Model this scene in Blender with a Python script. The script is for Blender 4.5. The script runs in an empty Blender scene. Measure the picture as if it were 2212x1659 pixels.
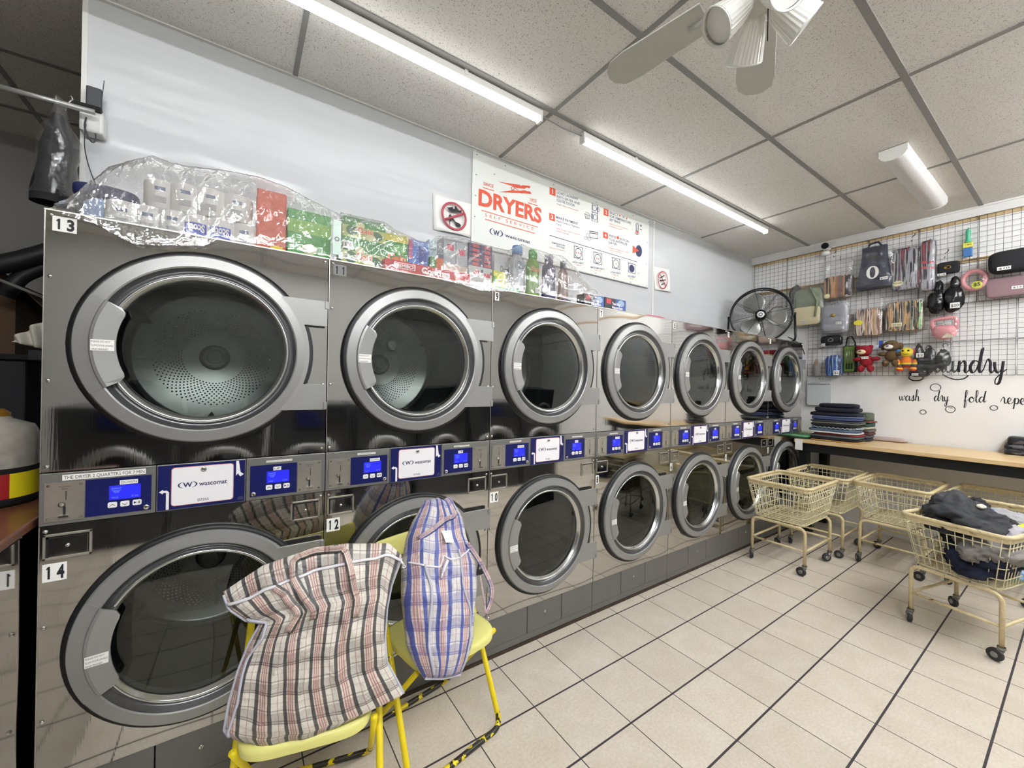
import bpy, bmesh, math, random
from math import sin, cos, pi, radians, sqrt, atan2
from mathutils import Vector, Matrix, noise, Quaternion

# ---------------------------------------------------------------- camera, world, exposure
SC = bpy.context.scene
COL = SC.collection
F_PX = 859.27
YAW, PIT, ROL = 0.6001, -0.0004, 0.0190
EYE = Vector((0.0, 0.0, 1.4863))
_fw = Vector((sin(YAW)*cos(PIT), cos(YAW)*cos(PIT), sin(PIT)))
_r0 = Vector((cos(YAW), -sin(YAW), 0)); _u0 = _r0.cross(_fw)
_rt = cos(ROL)*_r0 + sin(ROL)*_u0
_up = -sin(ROL)*_r0 + cos(ROL)*_u0
cam_data = bpy.data.cameras.new('camera')
cam_data.sensor_width = 36.0
cam_data.lens = F_PX/2212*36.0
cam_data.clip_start = 0.02
cam = bpy.data.objects.new('camera', cam_data)
COL.objects.link(cam)
cam.matrix_world = Matrix(((_rt.x, _up.x, -_fw.x, EYE.x), (_rt.y, _up.y, -_fw.y, EYE.y), (_rt.z, _up.z, -_fw.z, EYE.z), (0, 0, 0, 1)))
SC.camera = cam
SC.view_settings.view_transform = 'Standard'
SC.view_settings.look = 'None'
SC.view_settings.gamma = 1
SC.view_settings.use_curve_mapping = False
SC.view_settings.exposure = 1.28
w = bpy.data.worlds.new('world'); SC.world = w; w.use_nodes = True
w.node_tree.nodes['Background'].inputs[0].default_value = (0.8, 0.85, 1, 1)
w.node_tree.nodes['Background'].inputs[1].default_value = 0.02
SC.cycles.max_bounces = 10
SC.cycles.diffuse_bounces = 5
SC.cycles.glossy_bounces = 5
SC.cycles.transparent_max_bounces = 16
LED = 4.3; LED_FILL = 54.0            # brightness of the visible ceiling strips, and of the added unseen fill strips

# main measures of the room (metres, floor at 0)
DY = 1.8104           # front plane of the dryers
X0 = -0.5002          # left side of the first dryer
UW = 0.8              # width of a dryer stack
TOP = 1.995
WY = 2.5386           # wall behind the dryers
LX = 5.5285           # end wall with the wire grid
CH = 3.1763           # ceiling

def _ray(px, py):
    return _fw + (px-1106)/F_PX*_rt - (py-829.5)/F_PX*_up
def onY(y, px, py):
    d = _ray(px, py); return EYE + d*((y-EYE.y)/d.y)
def onX(x, px, py):
    d = _ray(px, py); return EYE + d*((x-EYE.x)/d.x)
def onZ(z, px, py):
    d = _ray(px, py); return EYE + d*((z-EYE.z)/d.z)

# ---------------------------------------------------------------- materials
def hexc(h):
    h = h.lstrip('#'); c = [int(h[i:i+2], 16)/255 for i in (0, 2, 4)]
    return tuple((x/12.92 if x <= .04045 else ((x+.055)/1.055)**2.4) for x in c) + (1,)
MATS = {}
def mat(name, color='#808080', rough=.5, metal=0., vary=0., vscale=8., bump=0., bscale=40., coat=0., spec=.5, emit=0., trans=0.):
    key = name
    if key in MATS: return MATS[key]
    m = bpy.data.materials.new(name); m.use_nodes = True
    nt = m.node_tree; b = nt.nodes['Principled BSDF']
    c = hexc(color) if isinstance(color, str) else color
    b.inputs['Base Color'].default_value = c
    b.inputs['Roughness'].default_value = rough
    b.inputs['Metallic'].default_value = metal
    b.inputs['Specular IOR Level'].default_value = spec
    if coat: b.inputs['Coat Weight'].default_value = coat
    if trans: b.inputs['Transmission Weight'].default_value = trans
    if emit:
        b.inputs['Emission Color'].default_value = c; b.inputs['Emission Strength'].default_value = emit
    if vary or bump:
        tc = nt.nodes.new('ShaderNodeTexCoord')
    if vary:
        n = nt.nodes.new('ShaderNodeTexNoise'); n.inputs['Scale'].default_value = vscale; n.inputs['Detail'].default_value = 5
        nt.links.new(tc.outputs['Object'], n.inputs['Vector'])
        mr = nt.nodes.new('ShaderNodeMapRange'); mr.inputs[1].default_value = .3; mr.inputs[2].default_value = .7
        mr.inputs[3].default_value = 1-vary; mr.inputs[4].default_value = 1+vary
        nt.links.new(n.outputs['Fac'], mr.inputs[0])
        mx = nt.nodes.new('ShaderNodeVectorMath'); mx.operation = 'SCALE'; mx.inputs[0].default_value = c[:3]
        nt.links.new(mr.outputs[0], mx.inputs['Scale']); nt.links.new(mx.outputs[0], b.inputs['Base Color'])
    if bump:
        n = nt.nodes.new('ShaderNodeTexNoise'); n.inputs['Scale'].default_value = bscale; n.inputs['Detail'].default_value = 4
        nt.links.new(tc.outputs['Object'], n.inputs['Vector'])
        bp = nt.nodes.new('ShaderNodeBump'); bp.inputs['Strength'].default_value = bump; bp.inputs['Distance'].default_value = .01
        nt.links.new(n.outputs['Fac'], bp.inputs['Height']); nt.links.new(bp.outputs[0], b.inputs['Normal'])
    MATS[key] = m
    return m
def newmat(name):
    m = bpy.data.materials.new(name); m.use_nodes = True; MATS[name] = m
    return m, m.node_tree, m.node_tree.nodes['Principled BSDF']
class NB:   # tiny node builder
    def __init__(s, nt): s.nt = nt
    def n(s, t, **k):
        x = s.nt.nodes.new('ShaderNode'+t)
        for a, b in k.items(): setattr(x, a, b)
        return x
    def set(s, node, i, v):
        if hasattr(v, 'is_linked') or hasattr(v, 'links'): s.nt.links.new(v, node.inputs[i])
        else: node.inputs[i].default_value = v
    def math(s, op, a, b=0., c=None):
        x = s.n('Math', operation=op); s.set(x, 0, a); s.set(x, 1, b)
        if c is not None: s.set(x, 2, c)
        return x.outputs[0]
    def mix(s, f, a, b):
        x = s.n('Mix', data_type='RGBA'); s.set(x, 0, f); s.set(x, 6, a); s.set(x, 7, b); return x.outputs[2]
    def noise(s, vec, scale, detail=3, dist=0., rough=.5):
        x = s.n('TexNoise'); s.nt.links.new(vec, x.inputs['Vector']); x.inputs['Scale'].default_value = scale
        x.inputs['Detail'].default_value = detail; x.inputs['Distortion'].default_value = dist; x.inputs['Roughness'].default_value = rough
        return x.outputs['Fac']
    def rng(s, v, a, b, c=0., d=1.):
        x = s.n('MapRange'); s.set(x, 0, v)
        for i, q in enumerate((a, b, c, d)): x.inputs[i+1].default_value = q
        return x.outputs[0]

def two_sided_fresnel(q, ior):
    g = q.n('NewGeometry'); fr = q.n('Fresnel')
    q.set(fr, 0, q.math('MULTIPLY_ADD', g.outputs['Backfacing'], 1/ior-ior, ior)); return fr
def make_materials():
    # mirror-bright stainless steel with slow dents
    m, nt, b = newmat('steel'); q = NB(nt)
    b.inputs['Metallic'].default_value = 1; b.inputs['Base Color'].default_value = (.50, .49, .475, 1); b.inputs['Roughness'].default_value = .045
    tc = q.n('TexCoord'); h = q.noise(tc.outputs['Object'], 2.2, 1)
    st = q.n('Mapping'); nt.links.new(tc.outputs['Object'], st.inputs[0]); st.inputs['Scale'].default_value = (60, 60, 2)
    h2 = q.noise(st.outputs[0], 3, 2)
    bp = q.n('Bump'); bp.inputs['Strength'].default_value = .35; bp.inputs['Distance'].default_value = .02; nt.links.new(h, bp.inputs['Height'])
    bp2 = q.n('Bump'); bp2.inputs['Strength'].default_value = .05; bp2.inputs['Distance'].default_value = .001
    nt.links.new(h2, bp2.inputs['Height']); nt.links.new(bp.outputs[0], bp2.inputs['Normal']); nt.links.new(bp2.outputs[0], b.inputs['Normal'])
    # tinted door glass
    m, nt, b = newmat('door_glass'); q = NB(nt); nt.nodes.remove(b)
    tr = q.n('BsdfTransparent'); tr.inputs[0].default_value = (.47, .50, .49, 1)
    gl = q.n('BsdfGlossy'); gl.inputs['Roughness'].default_value = .01; gl.inputs[0].default_value = (.80, .84, .83, 1)
    fr = two_sided_fresnel(q, 1.5)
    f2 = q.math('MULTIPLY_ADD', fr.outputs[0], 1.0, .04)
    mx = q.n('MixShader'); nt.links.new(f2, mx.inputs[0]); nt.links.new(tr.outputs[0], mx.inputs[1]); nt.links.new(gl.outputs[0], mx.inputs[2])
    nt.links.new(mx.outputs[0], nt.nodes['Material Output'].inputs[0])
    # thin clear plastic film
    for nm, tint, wgt, sc_ in (('plastic_film', (.97, .97, .97, 1), .05, 16), ('plastic_pack', (.975, .975, .975, 1), .015, 40)):
        m, nt, b = newmat(nm); q = NB(nt); nt.nodes.remove(b)
        tc = q.n('TexCoord')
        tr = q.n('BsdfTransparent'); tr.inputs[0].default_value = tint
        gl = q.n('BsdfGlossy'); gl.inputs['Roughness'].default_value = .08; gl.inputs[0].default_value = (1, 1, 1, 1)
        df = q.n('BsdfDiffuse'); df.inputs[0].default_value = (.8, .8, .8, 1)
        wv = q.noise(tc.outputs['Object'], sc_, 3, 2.0)
        bp = q.n('Bump'); bp.inputs['Strength'].default_value = .55 if nm == 'plastic_film' else .3; bp.inputs['Distance'].default_value = .008; nt.links.new(wv, bp.inputs['Height'])
        nt.links.new(bp.outputs[0], gl.inputs['Normal'])
        fr = two_sided_fresnel(q, 1.5)
        f2 = q.math('MULTIPLY_ADD', fr.outputs[0], 1.7 if nm == 'plastic_film' else .8, .09 if nm == 'plastic_film' else .03)
        mx = q.n('MixShader'); nt.links.new(f2, mx.inputs[0]); nt.links.new(tr.outputs[0], mx.inputs[1]); nt.links.new(gl.outputs[0], mx.inputs[2])
        m2 = q.n('MixShader'); m2.inputs[0].default_value = wgt; nt.links.new(mx.outputs[0], m2.inputs[1]); nt.links.new(df.outputs[0], m2.inputs[2])
        nt.links.new(m2.outputs[0], nt.nodes['Material Output'].inputs[0])
    # floor tiles
    m, nt, b = newmat('floor_tile'); q = NB(nt)
    tc = q.n('TexCoord'); sp = q.n('SeparateXYZ'); nt.links.new(tc.outputs['Object'], sp.inputs[0])
    def lines(v, off, step, wd):
        t = q.math('DIVIDE', q.math('SUBTRACT', v, off), step)
        fr_ = q.math('ABSOLUTE', q.math('SUBTRACT', q.math('FRACT', q.math('ADD', t, 100.5)), .5))
        return q.math('LESS_THAN', fr_, wd/step/2), q.math('FLOOR', q.math('ADD', t, 100.))
    lx, ix = lines(sp.outputs[0], 1.1435, .3055, .0045)
    ly, iy = lines(sp.outputs[1], 1.438, .3025, .0085)
    g = q.math('MAXIMUM', lx, ly)
    wn = q.n('TexWhiteNoise'); wn.noise_dimensions = '2D'; cb = q.n('CombineXYZ'); nt.links.new(ix, cb.inputs[0]); nt.links.new(iy, cb.inputs[1]); nt.links.new(cb.outputs[0], wn.inputs[0])
    na = q.noise(tc.outputs['Object'], 7, 6, .4); nb_ = q.noise(tc.outputs['Object'], 90, 4)
    base = q.mix(q.rng(na, .3, .7), hexc('#d6cbba'), hexc('#e0d7c8'))
    base = q.mix(q.math('MULTIPLY', q.rng(nb_, .35, .7), .25), base, hexc('#8f8474'))
    base = q.mix(q.math('MULTIPLY', wn.outputs[0], .18), base, hexc('#9c9182'))
    fin = q.mix(g, base, hexc('#3a3436'))
    nt.links.new(fin, b.inputs['Base Color'])
    nt.links.new(q.rng(g, 0, 1, .33, .8), b.inputs['Roughness'])
    bp = q.n('Bump'); bp.inputs['Strength'].default_value = .5; bp.inputs['Distance'].default_value = .002; bp.invert = True
    nt.links.new(g, bp.inputs['Height']); nt.links.new(bp.outputs[0], b.inputs['Normal'])
    # mineral fibre ceiling tile
    m, nt, b = newmat('ceiling_tile'); q = NB(nt)
    tc = q.n('TexCoord')
    n1 = q.noise(tc.outputs['Object'], 120, 1, .8); n2 = q.noise(tc.outputs['Object'], 190, 1)
    ln = q.math('LESS_THAN', q.math('ABSOLUTE', q.math('SUBTRACT', n1, .5)), .035)
    mk = q.math('MULTIPLY', ln, q.rng(n2, .56, .59))
    n3 = q.noise(tc.outputs['Object'], 300, 2); dots = q.rng(n3, .68, .72)
    mk = q.math('MAXIMUM', mk, dots)
    n4 = q.noise(tc.outputs['Object'], 1.2, 3)
    bc = q.mix(q.rng(n4, .3, .7), hexc('#dedbd5'), hexc('#e6e3de'))
    nt.links.new(q.mix(q.math('MULTIPLY', mk, .75), bc, hexc('#55534e')), b.inputs['Base Color']); b.inputs['Roughness'].default_value = .9
    bp = q.n('Bump'); bp.inputs['Strength'].default_value = .6; bp.inputs['Distance'].default_value = .003; bp.invert = True
    nt.links.new(mk, bp.inputs['Height']); nt.links.new(bp.outputs[0], b.inputs['Normal'])
    # glossy white wall panel
    m, nt, b = newmat('wall_panel'); q = NB(nt)
    b.inputs['Base Color'].default_value = hexc('#c6c8ca'); b.inputs['Roughness'].default_value = .25
    tc = q.n('TexCoord'); st = q.n('Mapping'); nt.links.new(tc.outputs['Object'], st.inputs[0]); st.inputs['Scale'].default_value = (.5, 1, 3)
    h = q.noise(st.outputs[0], 2.4, 1); h2 = q.noise(tc.outputs['Object'], 160, 2)
    bp = q.n('Bump'); bp.inputs['Strength'].default_value = .5; bp.inputs['Distance'].default_value = .05; nt.links.new(h, bp.inputs['Height'])
    bp2 = q.n('Bump'); bp2.inputs['Strength'].default_value = .12; bp2.inputs['Distance'].default_value = .002
    nt.links.new(h2, bp2.inputs['Height']); nt.links.new(bp.outputs[0], bp2.inputs['Normal']); nt.links.new(bp2.outputs[0], b.inputs['Normal'])
    # woven plaid bags
    for nm, dark, red, lt in (('plaid_black', '#26242a', '#8d3f49', '#d6d1c6'), ('plaid_blue', '#33469a', '#a25a60', '#cfccca')):
        m, nt, b = newmat(nm); q = NB(nt)
        uv = q.n('UVMap'); sp = q.n('SeparateXYZ'); nt.links.new(uv.outputs[0], sp.inputs[0])
        def stripes(v, per, defs):
            t = q.math('FRACT', q.math('DIVIDE', v, per)); out = []
            for a, bb in defs: out.append(q.math('MULTIPLY', q.math('GREATER_THAN', t, a), q.math('LESS_THAN', t, bb)))
            r = out[0]
            for o in out[1:]: r = q.math('MAXIMUM', r, o)
            return r
        u, v = sp.outputs[0], sp.outputs[1]
        perU = .088; perV = .074
        dkU = stripes(u, perU, [(.02, .15), (.48, .61)]); rdU = stripes(u, perU, [(.20, .245), (.28, .325), (.36, .405), (.82, .845)]); tnU = stripes(u, perU, [(.16, .48)])
        dkV = stripes(v, perV, [(.05, .09), (.13, .17), (.52, .56)]); rdV = stripes(v, perV, [(.80, .83)]); gyV = stripes(v, perV, [(.05, .45)])
        # weave: alternate warp and weft on a fine grid
        wv = q.math('FRACT', q.math('DIVIDE', q.math('ADD', u, v), .0042)); wv = q.math('GREATER_THAN', wv, .5)
        wv2 = q.math('SUBTRACT', 1., wv)
        c = q.mix(q.math('MULTIPLY', tnU, .30), hexc(lt), hexc('#e0bfa8'))
        c = q.mix(q.math('MULTIPLY', q.math('MULTIPLY', gyV, wv), .62), c, hexc(dark))
        c = q.mix(q.math('MULTIPLY', dkV, .5), c, hexc(dark))
        c = q.mix(q.math('MULTIPLY', rdV, .25), c, hexc(red))
        c = q.mix(q.math('MULTIPLY', rdU, .66), c, hexc(red))
        c = q.mix(q.math('MULTIPLY', dkU, .88), c, hexc(dark))
        nt.links.new(c, b.inputs['Base Color']); b.inputs['Roughness'].default_value = .42
        tc = q.n('TexCoord'); h = q.noise(tc.outputs['Object'], 28, 3, .8)
        bp = q.n('Bump'); bp.inputs['Strength'].default_value = .6; bp.inputs['Distance'].default_value = .012; nt.links.new(h, bp.inputs['Height']); nt.links.new(bp.outputs[0], b.inputs['Normal'])
    # yellow paint chipped to black
    m, nt, b = newmat('chipped_yellow'); q = NB(nt)
    tc = q.n('TexCoord'); sp = q.n('SeparateXYZ'); nt.links.new(tc.outputs['Object'], sp.inputs[0])
    nn = q.noise(tc.outputs['Object'], 26, 3, .3)
    low = q.rng(sp.outputs[2], .02, .16, .11, -.35)
    f = q.math('GREATER_THAN', q.math('ADD', nn, low), .56)
    nt.links.new(q.mix(f, hexc('#e6cf1c'), hexc('#2c2820')), b.inputs['Base Color']); b.inputs['Roughness'].default_value = .4
    # cream powder coat with rust
    m, nt, b = newmat('cream_coat'); q = NB(nt)
    tc = q.n('TexCoord'); nn = q.noise(tc.outputs['Object'], 18, 5, .5); n2 = q.noise(tc.outputs['Object'], 60, 3)
    c = q.mix(q.rng(n2, .3, .7), hexc('#c9b78c'), hexc('#d8c9a0'))
    c = q.mix(q.rng(nn, .62, .70), c, hexc('#6b4a2e'))
    nt.links.new(c, b.inputs['Base Color']); b.inputs['Roughness'].default_value = .45
    # light wood laminate
    m, nt, b = newmat('wood_top'); q = NB(nt)
    tc = q.n('TexCoord'); st = q.n('Mapping'); nt.links.new(tc.outputs['Object'], st.inputs[0]); st.inputs['Scale'].default_value = (9, 1.2, 9)
    nn = q.noise(st.outputs[0], 5, 4, .4)
    nt.links.new(q.mix(q.rng(nn, .3, .7), hexc('#cfae7c'), hexc('#dcc294')), b.inputs['Base Color']); b.inputs['Roughness'].default_value = .35
make_materials()
def M_(n):
    return MATS[n]

# ---------------------------------------------------------------- mesh helpers
class MB:
    def __init__(s): s.v = []; s.f = []; s.m = []; s.uv = None; s.sm = []
    def add(s, vs, fs, m=0, M=None, smooth=False):
        o = len(s.v)
        for p in vs:
            p = Vector(p); s.v.append(M @ p if M else p)
        for f in fs: s.f.append([i+o for i in f]); s.m.append(m); s.sm.append(smooth)
    def box(s, c, d, m=0, M=None):
        x, y, z = c; a, b, e = d[0]/2, d[1]/2, d[2]/2
        vs = [(x+i*a, y+j*b, z+k*e) for i in (-1, 1) for j in (-1, 1) for k in (-1, 1)]
        s.add(vs, [(0, 1, 3, 2), (4, 6, 7, 5), (0, 4, 5, 1), (2, 3, 7, 6), (0, 2, 6, 4), (1, 5, 7, 3)], m, M)
    def box2(s, lo, hi, m=0, M=None):
        s.box([(lo[i]+hi[i])/2 for i in range(3)], [abs(hi[i]-lo[i]) for i in range(3)], m, M)
    def tube(s, pts, r, n=8, closed=False, m=0, M=None, cap=True, flat=1.):
        pts = [Vector(p) for p in pts]; k = len(pts); vs = []; fs = []
        rs = r if isinstance(r, (list, tuple)) else [r]*k
        prev = None
        for i, p in enumerate(pts):
            if closed: t = pts[(i+1) % k]-pts[i-1]
            else: t = pts[min(i+1, k-1)]-pts[max(i-1, 0)]
            if t.length < 1e-9: t = Vector((0, 0, 1))
            t.normalize()
            if prev is None:
                a = Vector((0, 0, 1)) if abs(t.z) < .9 else Vector((1, 0, 0))
                u = (a - t*a.dot(t)).normalized()
            else:
                u = prev - t*prev.dot(t)
                u = u.normalized() if u.length > 1e-6 else prev
            prev = u; w_ = t.cross(u)
            for j in range(n):
                a = 2*pi*j/n; vs.append(p + u*cos(a)*rs[i] + w_*sin(a)*rs[i]*flat)
        for i in range(k if closed else k-1):
            for j in range(n):
                a, b = i*n+j, i*n+(j+1) % n; c, d = ((i+1) % k)*n+(j+1) % n, ((i+1) % k)*n+j
                fs.append((a, b, c, d))
        if cap and not closed: fs.append(list(range(n))[::-1]); fs.append([(k-1)*n+j for j in range(n)])
        s.add(vs, fs, m, M, True)
    def lathe(s, prof, o=(0, 0, 0), axis='Z', n=32, m=0, M=None, smooth=True, arc=None):
        vs = []; fs = []; k = len(prof); full = arc is None
        a0, a1 = arc if arc else (0, 2*pi)
        N = n if full else n+1
        for i in range(N):
            a = a0+(a1-a0)*i/n
            for r, h in prof:
                if axis == 'Z': p = (r*cos(a), r*sin(a), h)
                elif axis == 'Y': p = (r*cos(a), h, r*sin(a))
                else: p = (h, r*cos(a), r*sin(a))
                vs.append((p[0]+o[0], p[1]+o[1], p[2]+o[2]))
        for i in range(n):
            for j in range(k-1):
                a = i*k+j; b = ((i+1) % N)*k+j
                fs.append((a, a+1, b+1, b))
        s.add(vs, fs, m, M, smooth)
    def prism(s, poly, fr, t, m=0):
        """poly in 2-D, fr = (origin, xdir, ydir, ndir); front face at +n*t, back at 0"""
        o, x, y, nn = [Vector(q) for q in fr]; k = len(poly)
        a = [o+x*p[0]+y*p[1] for p in poly]; b = [q+nn*t for q in a]
        if t == 0: s.add(a, [list(range(k))], m); return
        s.add(a+b, [list(range(k))[::-1], list(range(k, 2*k))]+[(i, (i+1) % k, k+(i+1) % k, k+i) for i in range(k)], m)
    def grid(s, fn, nu, nv, m=0, closeu=False, uvf=None, smooth=True):
        vs = [fn(i/nu, j/nv) for i in range(nu+(0 if closeu else 1)) for j in range(nv+1)]
        K = nv+1; N = nu if closeu else nu+1; fs = []
        for i in range(nu):
            for j in range(nv):
                a = i*K+j; b = ((i+1) % N)*K+j; fs.append((a, b, b+1, a+1))
        o = len(s.v)
        s.add(vs, fs, m, None, smooth)
        if uvf:
            if s.uv is None: s.uv = {}
            for i in range(N):
                for j in range(nv+1): s.uv[o+i*K+j] = uvf(i/nu, j/nv)
    def ball(s, c, r, m=0, nu=20, nv=12, fn=None, M=None):
        c = Vector(c); r = Vector(r) if hasattr(r, '__len__') else Vector((r, r, r)); vs = []; fs = []
        for j in range(nv+1):
            t = pi*j/nv
            for i in range(nu):
                a = 2*pi*i/nu; d = Vector((sin(t)*cos(a), sin(t)*sin(a), cos(t)))
                k = fn(d) if fn else 1.
                vs.append(c+Vector((d.x*r.x*k, d.y*r.y*k, d.z*r.z*k)))
        for j in range(nv):
            for i in range(nu):
                fs.append((j*nu+i, (j+1)*nu+i, (j+1)*nu+(i+1) % nu, j*nu+(i+1) % nu))
        s.add(vs, fs, m, M, True)
    def text(s, txt, A, B, C, m=0, lift=0., bold=0.):
        """lettering filling the parallelogram A (bottom left), B (bottom right), C (top left)"""
        vs, fs, w_, h_, y0, x0 = glyphs(txt, bold)
        A, B, C = Vector(A), Vector(B), Vector(C); ex = B-A; ey = C-A; n = ex.cross(ey).normalized()
        s.add([A+ex*((p[0]-x0)/w_)+ey*((p[1])/h_)+n*lift for p in vs], fs, m)
    def build(s, name, mats, parent=None, loc=(0, 0, 0), rot=None, bevel=0., sub=0, solid=0.):
        me = bpy.data.meshes.new(name)
        me.from_pydata([tuple(p) for p in s.v], [], s.f)
        if not isinstance(mats, (list, tuple)): mats = [mats]
        for q in mats: me.materials.append(MATS[q] if isinstance(q, str) else q)
        for i, p in enumerate(me.polygons):
            p.material_index = s.m[i]; p.use_smooth = s.sm[i]
        if s.uv:
            l = me.uv_layers.new(name='UVMap')
            for p in me.polygons:
                for li in p.loop_indices:
                    l.data[li].uv = s.uv.get(me.loops[li].vertex_index, (0, 0))
        me.validate(); me.update()
        o = bpy.data.objects.new(name, me); COL.objects.link(o)
        if parent: o.parent = parent
        o.location = loc
        if rot is not None: o.rotation_euler = rot
        if bevel:
            b = o.modifiers.new('bevel', 'BEVEL'); b.width = bevel; b.segments = 2; b.limit_method = 'ANGLE'; b.angle_limit = radians(40)
        if solid:
            b = o.modifiers.new('solid', 'SOLIDIFY'); b.thickness = solid; b.offset = 0
        if sub:
            b = o.modifiers.new('sub', 'SUBSURF'); b.levels = sub; b.render_levels = sub
        return o
_G = {}
def glyphs(txt, bold=0.):
    if (txt, bold) in _G: return _G[(txt, bold)]
    cu = bpy.data.curves.new('lettering', 'FONT'); cu.body = txt; cu.size = 1; cu.resolution_u = 3; cu.offset = bold
    ob = bpy.data.objects.new('lettering', cu)
    me = bpy.data.meshes.new_from_object(ob)
    vs = [tuple(v.co) for v in me.vertices]; fs = [list(p.vertices) for p in me.polygons]
    bpy.data.objects.remove(ob); bpy.data.meshes.remove(me); bpy.data.curves.remove(cu)
    xs = [p[0] for p in vs] or [0, 1]
    cap = .70
    if txt.islower() and not any(c in txt for c in 'bdfhklt'): cap = .53
    r = (vs, fs, max(xs)-min(xs) or 1, cap, 0, min(xs))
    _G[(txt, bold)] = r
    return r
def empty(name, loc=(0, 0, 0), rz=0.):
    o = bpy.data.objects.new(name, None); COL.objects.link(o); o.location = loc; o.rotation_euler = (0, 0, rz)
    o.empty_display_size = .05
    return o
def tag(o, label=None, cat=None, group=None, kind=None):
    if label: o['label'] = label
    if cat: o['category'] = cat
    if group: o['group'] = group
    if kind: o['kind'] = kind
    return o
def thing(name, label, cat, loc=(0, 0, 0), rz=0., group=None):
    return tag(empty(name, loc, rz), label, cat, group)
def copy_tree(o, parent=None):
    c = o.copy(); COL.objects.link(c); c.parent = parent
    for ch in KIDS(o): copy_tree(ch, c)
    return c
def KIDS(o): return [x for x in list(COL.objects) if x.parent == o]
def sm(t): t = max(0, min(1, t)); return t*t*(3-2*t)
def lerp(a, b, t): return a+(b-a)*t
def pw(pts, x):
    if x <= pts[0][0]: return pts[0][1]
    for (a, b), (c, d) in zip(pts, pts[1:]):
        if x <= c: return b+(d-b)*(x-a)/(c-a)
    return pts[-1][1]
def arc_pts(c, r, a0, a1, n):
    return [(c[0]+r*cos(a0+(a1-a0)*i/n), c[1]+r*sin(a0+(a1-a0)*i/n)) for i in range(n+1)]
def round_rect(x0, y0, x1, y1, r, n=4):
    p = []
    for cx, cy, a in ((x1-r, y0+r, -pi/2), (x1-r, y1-r, 0), (x0+r, y1-r, pi/2), (x0+r, y0+r, pi)):
        p += arc_pts((cx, cy), r, a, a+pi/2, n)
    return p
def fillet(pts, r, n=5):
    """round the corners of a 3-D polyline"""
    pts = [Vector(p) for p in pts]; out = [pts[0]]
    for a, b, c in zip(pts, pts[1:], pts[2:]):
        d1 = (a-b); d2 = (c-b); rr = min(r, d1.length*.49, d2.length*.49)
        p, q_ = b+d1.normalized()*rr, b+d2.normalized()*rr
        for i in range(n+1):
            t = i/n; out.append(p*(1-t)**2+b*2*t*(1-t)+q_*t*t)
    out.append(pts[-1]); return out
FRONT = lambda x, y, z: ((x, y, z), (1, 0, 0), (0, 0, 1), (0, -1, 0))     # a frame facing the aisle
SIDE = lambda x, y, z: ((x, y, z), (0, -1, 0), (0, 0, 1), (-1, 0, 0))      # a frame on the end wall

# ---------------------------------------------------------------- room
XL, YB, YF = -4.2, 4.30, -3.6
def struct(name, mb, m, **k):
    return tag(mb.build(name, m, **k), kind='structure')
b = MB(); b.box2((XL, YF, -.05), (LX+.1, YB, 0)); struct('floor', b, 'floor_tile')
b = MB(); b.box2((XL, YF, CH), (LX+.1, YB, CH+.05)); struct('ceiling', b, 'ceiling_tile')
WXL = -.592
mat('edge_white', '#d9d9d4', .5)
mat('wall_paint', '#efeeec', .6, bump=.1, bscale=80)
b = MB(); b.box2((WXL, WY, 0), (LX, WY+.06, CH)); struct('wall_left', b, 'wall_panel')
b = MB(); b.box2((LX, YF, 0), (LX+.1, WY+.06, CH)); struct('wall_right', b, 'wall_paint')
b = MB(); b.box2((XL, YB, 0), (LX, YB+.1, CH)); struct('wall_back', b, mat('back_paint', '#8f8d88', .8))
b = MB(); b.box2((XL-.1, YF, 0), (XL, YB, CH)); struct('wall_far', b, 'back_paint')
b = MB(); b.box2((XL, YF-.1, 0), (LX+.1, YF, CH)); struct('wall_front', b, mat('front_paint', '#b0afaa', .7))
b = MB(); b.box2((LX-.15, WY+.06, 0), (LX+.1, YB, CH)); struct('wall_store', b, 'back_paint')
# suspension grid of the ceiling
mat('tee_bar', '#8b8986', .5)
GX = [4.2727-1.3484*i for i in range(0, 7)]; GY = [1.2471-.6583*i for i in range(-5, 8)]
b = MB()
for y in GY:
    if WY-.02 < y < WY+.08: continue
    b.box2((XL, y-.016, CH-.006), (LX, y+.016, CH+.001))
for x in GX: b.box2((x-.012, YF, CH-.005), (x+.012, YB, CH+.001))
struct('trim_1', b, 'tee_bar')
# wall angle along the dryer wall, cornice and battens of the end wall
b = MB(); b.box2((WXL, WY-.02, CH-.006), (LX, WY, CH)); struct('trim_2', b, 'edge_white')
b = MB(); b.box2((LX-.03, YF, CH-.085), (LX, WY, CH)); b.box2((LX-.045, YF, CH-.015), (LX, WY, CH)); struct('trim_3', b, 'wall_paint')
b = MB()
for z in (3.075, 2.70): b.box2((LX-.018, YF, z-.016), (LX, WY-.015, z+.016))
struct('trim_4', b, mat('batten', '#cdb48b', .6, vary=.12))
b = MB(); b.box2((LX-.012, WY-.045, .0), (LX, WY, CH-.085)); b.box2((LX-.005, 2.03, 1.0), (LX, 2.05, 2.3)); struct('trim_5', b, 'edge_white')
b = MB()
for px, py in ((1022, 500), (1411, 560)):
    x = onY(WY, px, py).x; b.box2((x-.012, WY-.004, 0), (x+.012, WY, CH-.006))
b.box2((WXL-.006, WY-.004, 0), (WXL+.012, WY+.064, CH)); struct('trim_6', b, 'edge_white')
b = MB(); b.box2((XL, YF, 0), (LX, YF+.02, .1)); struct('baseboard_front', b, mat('dark_base', '#4a4745', .6))

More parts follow.
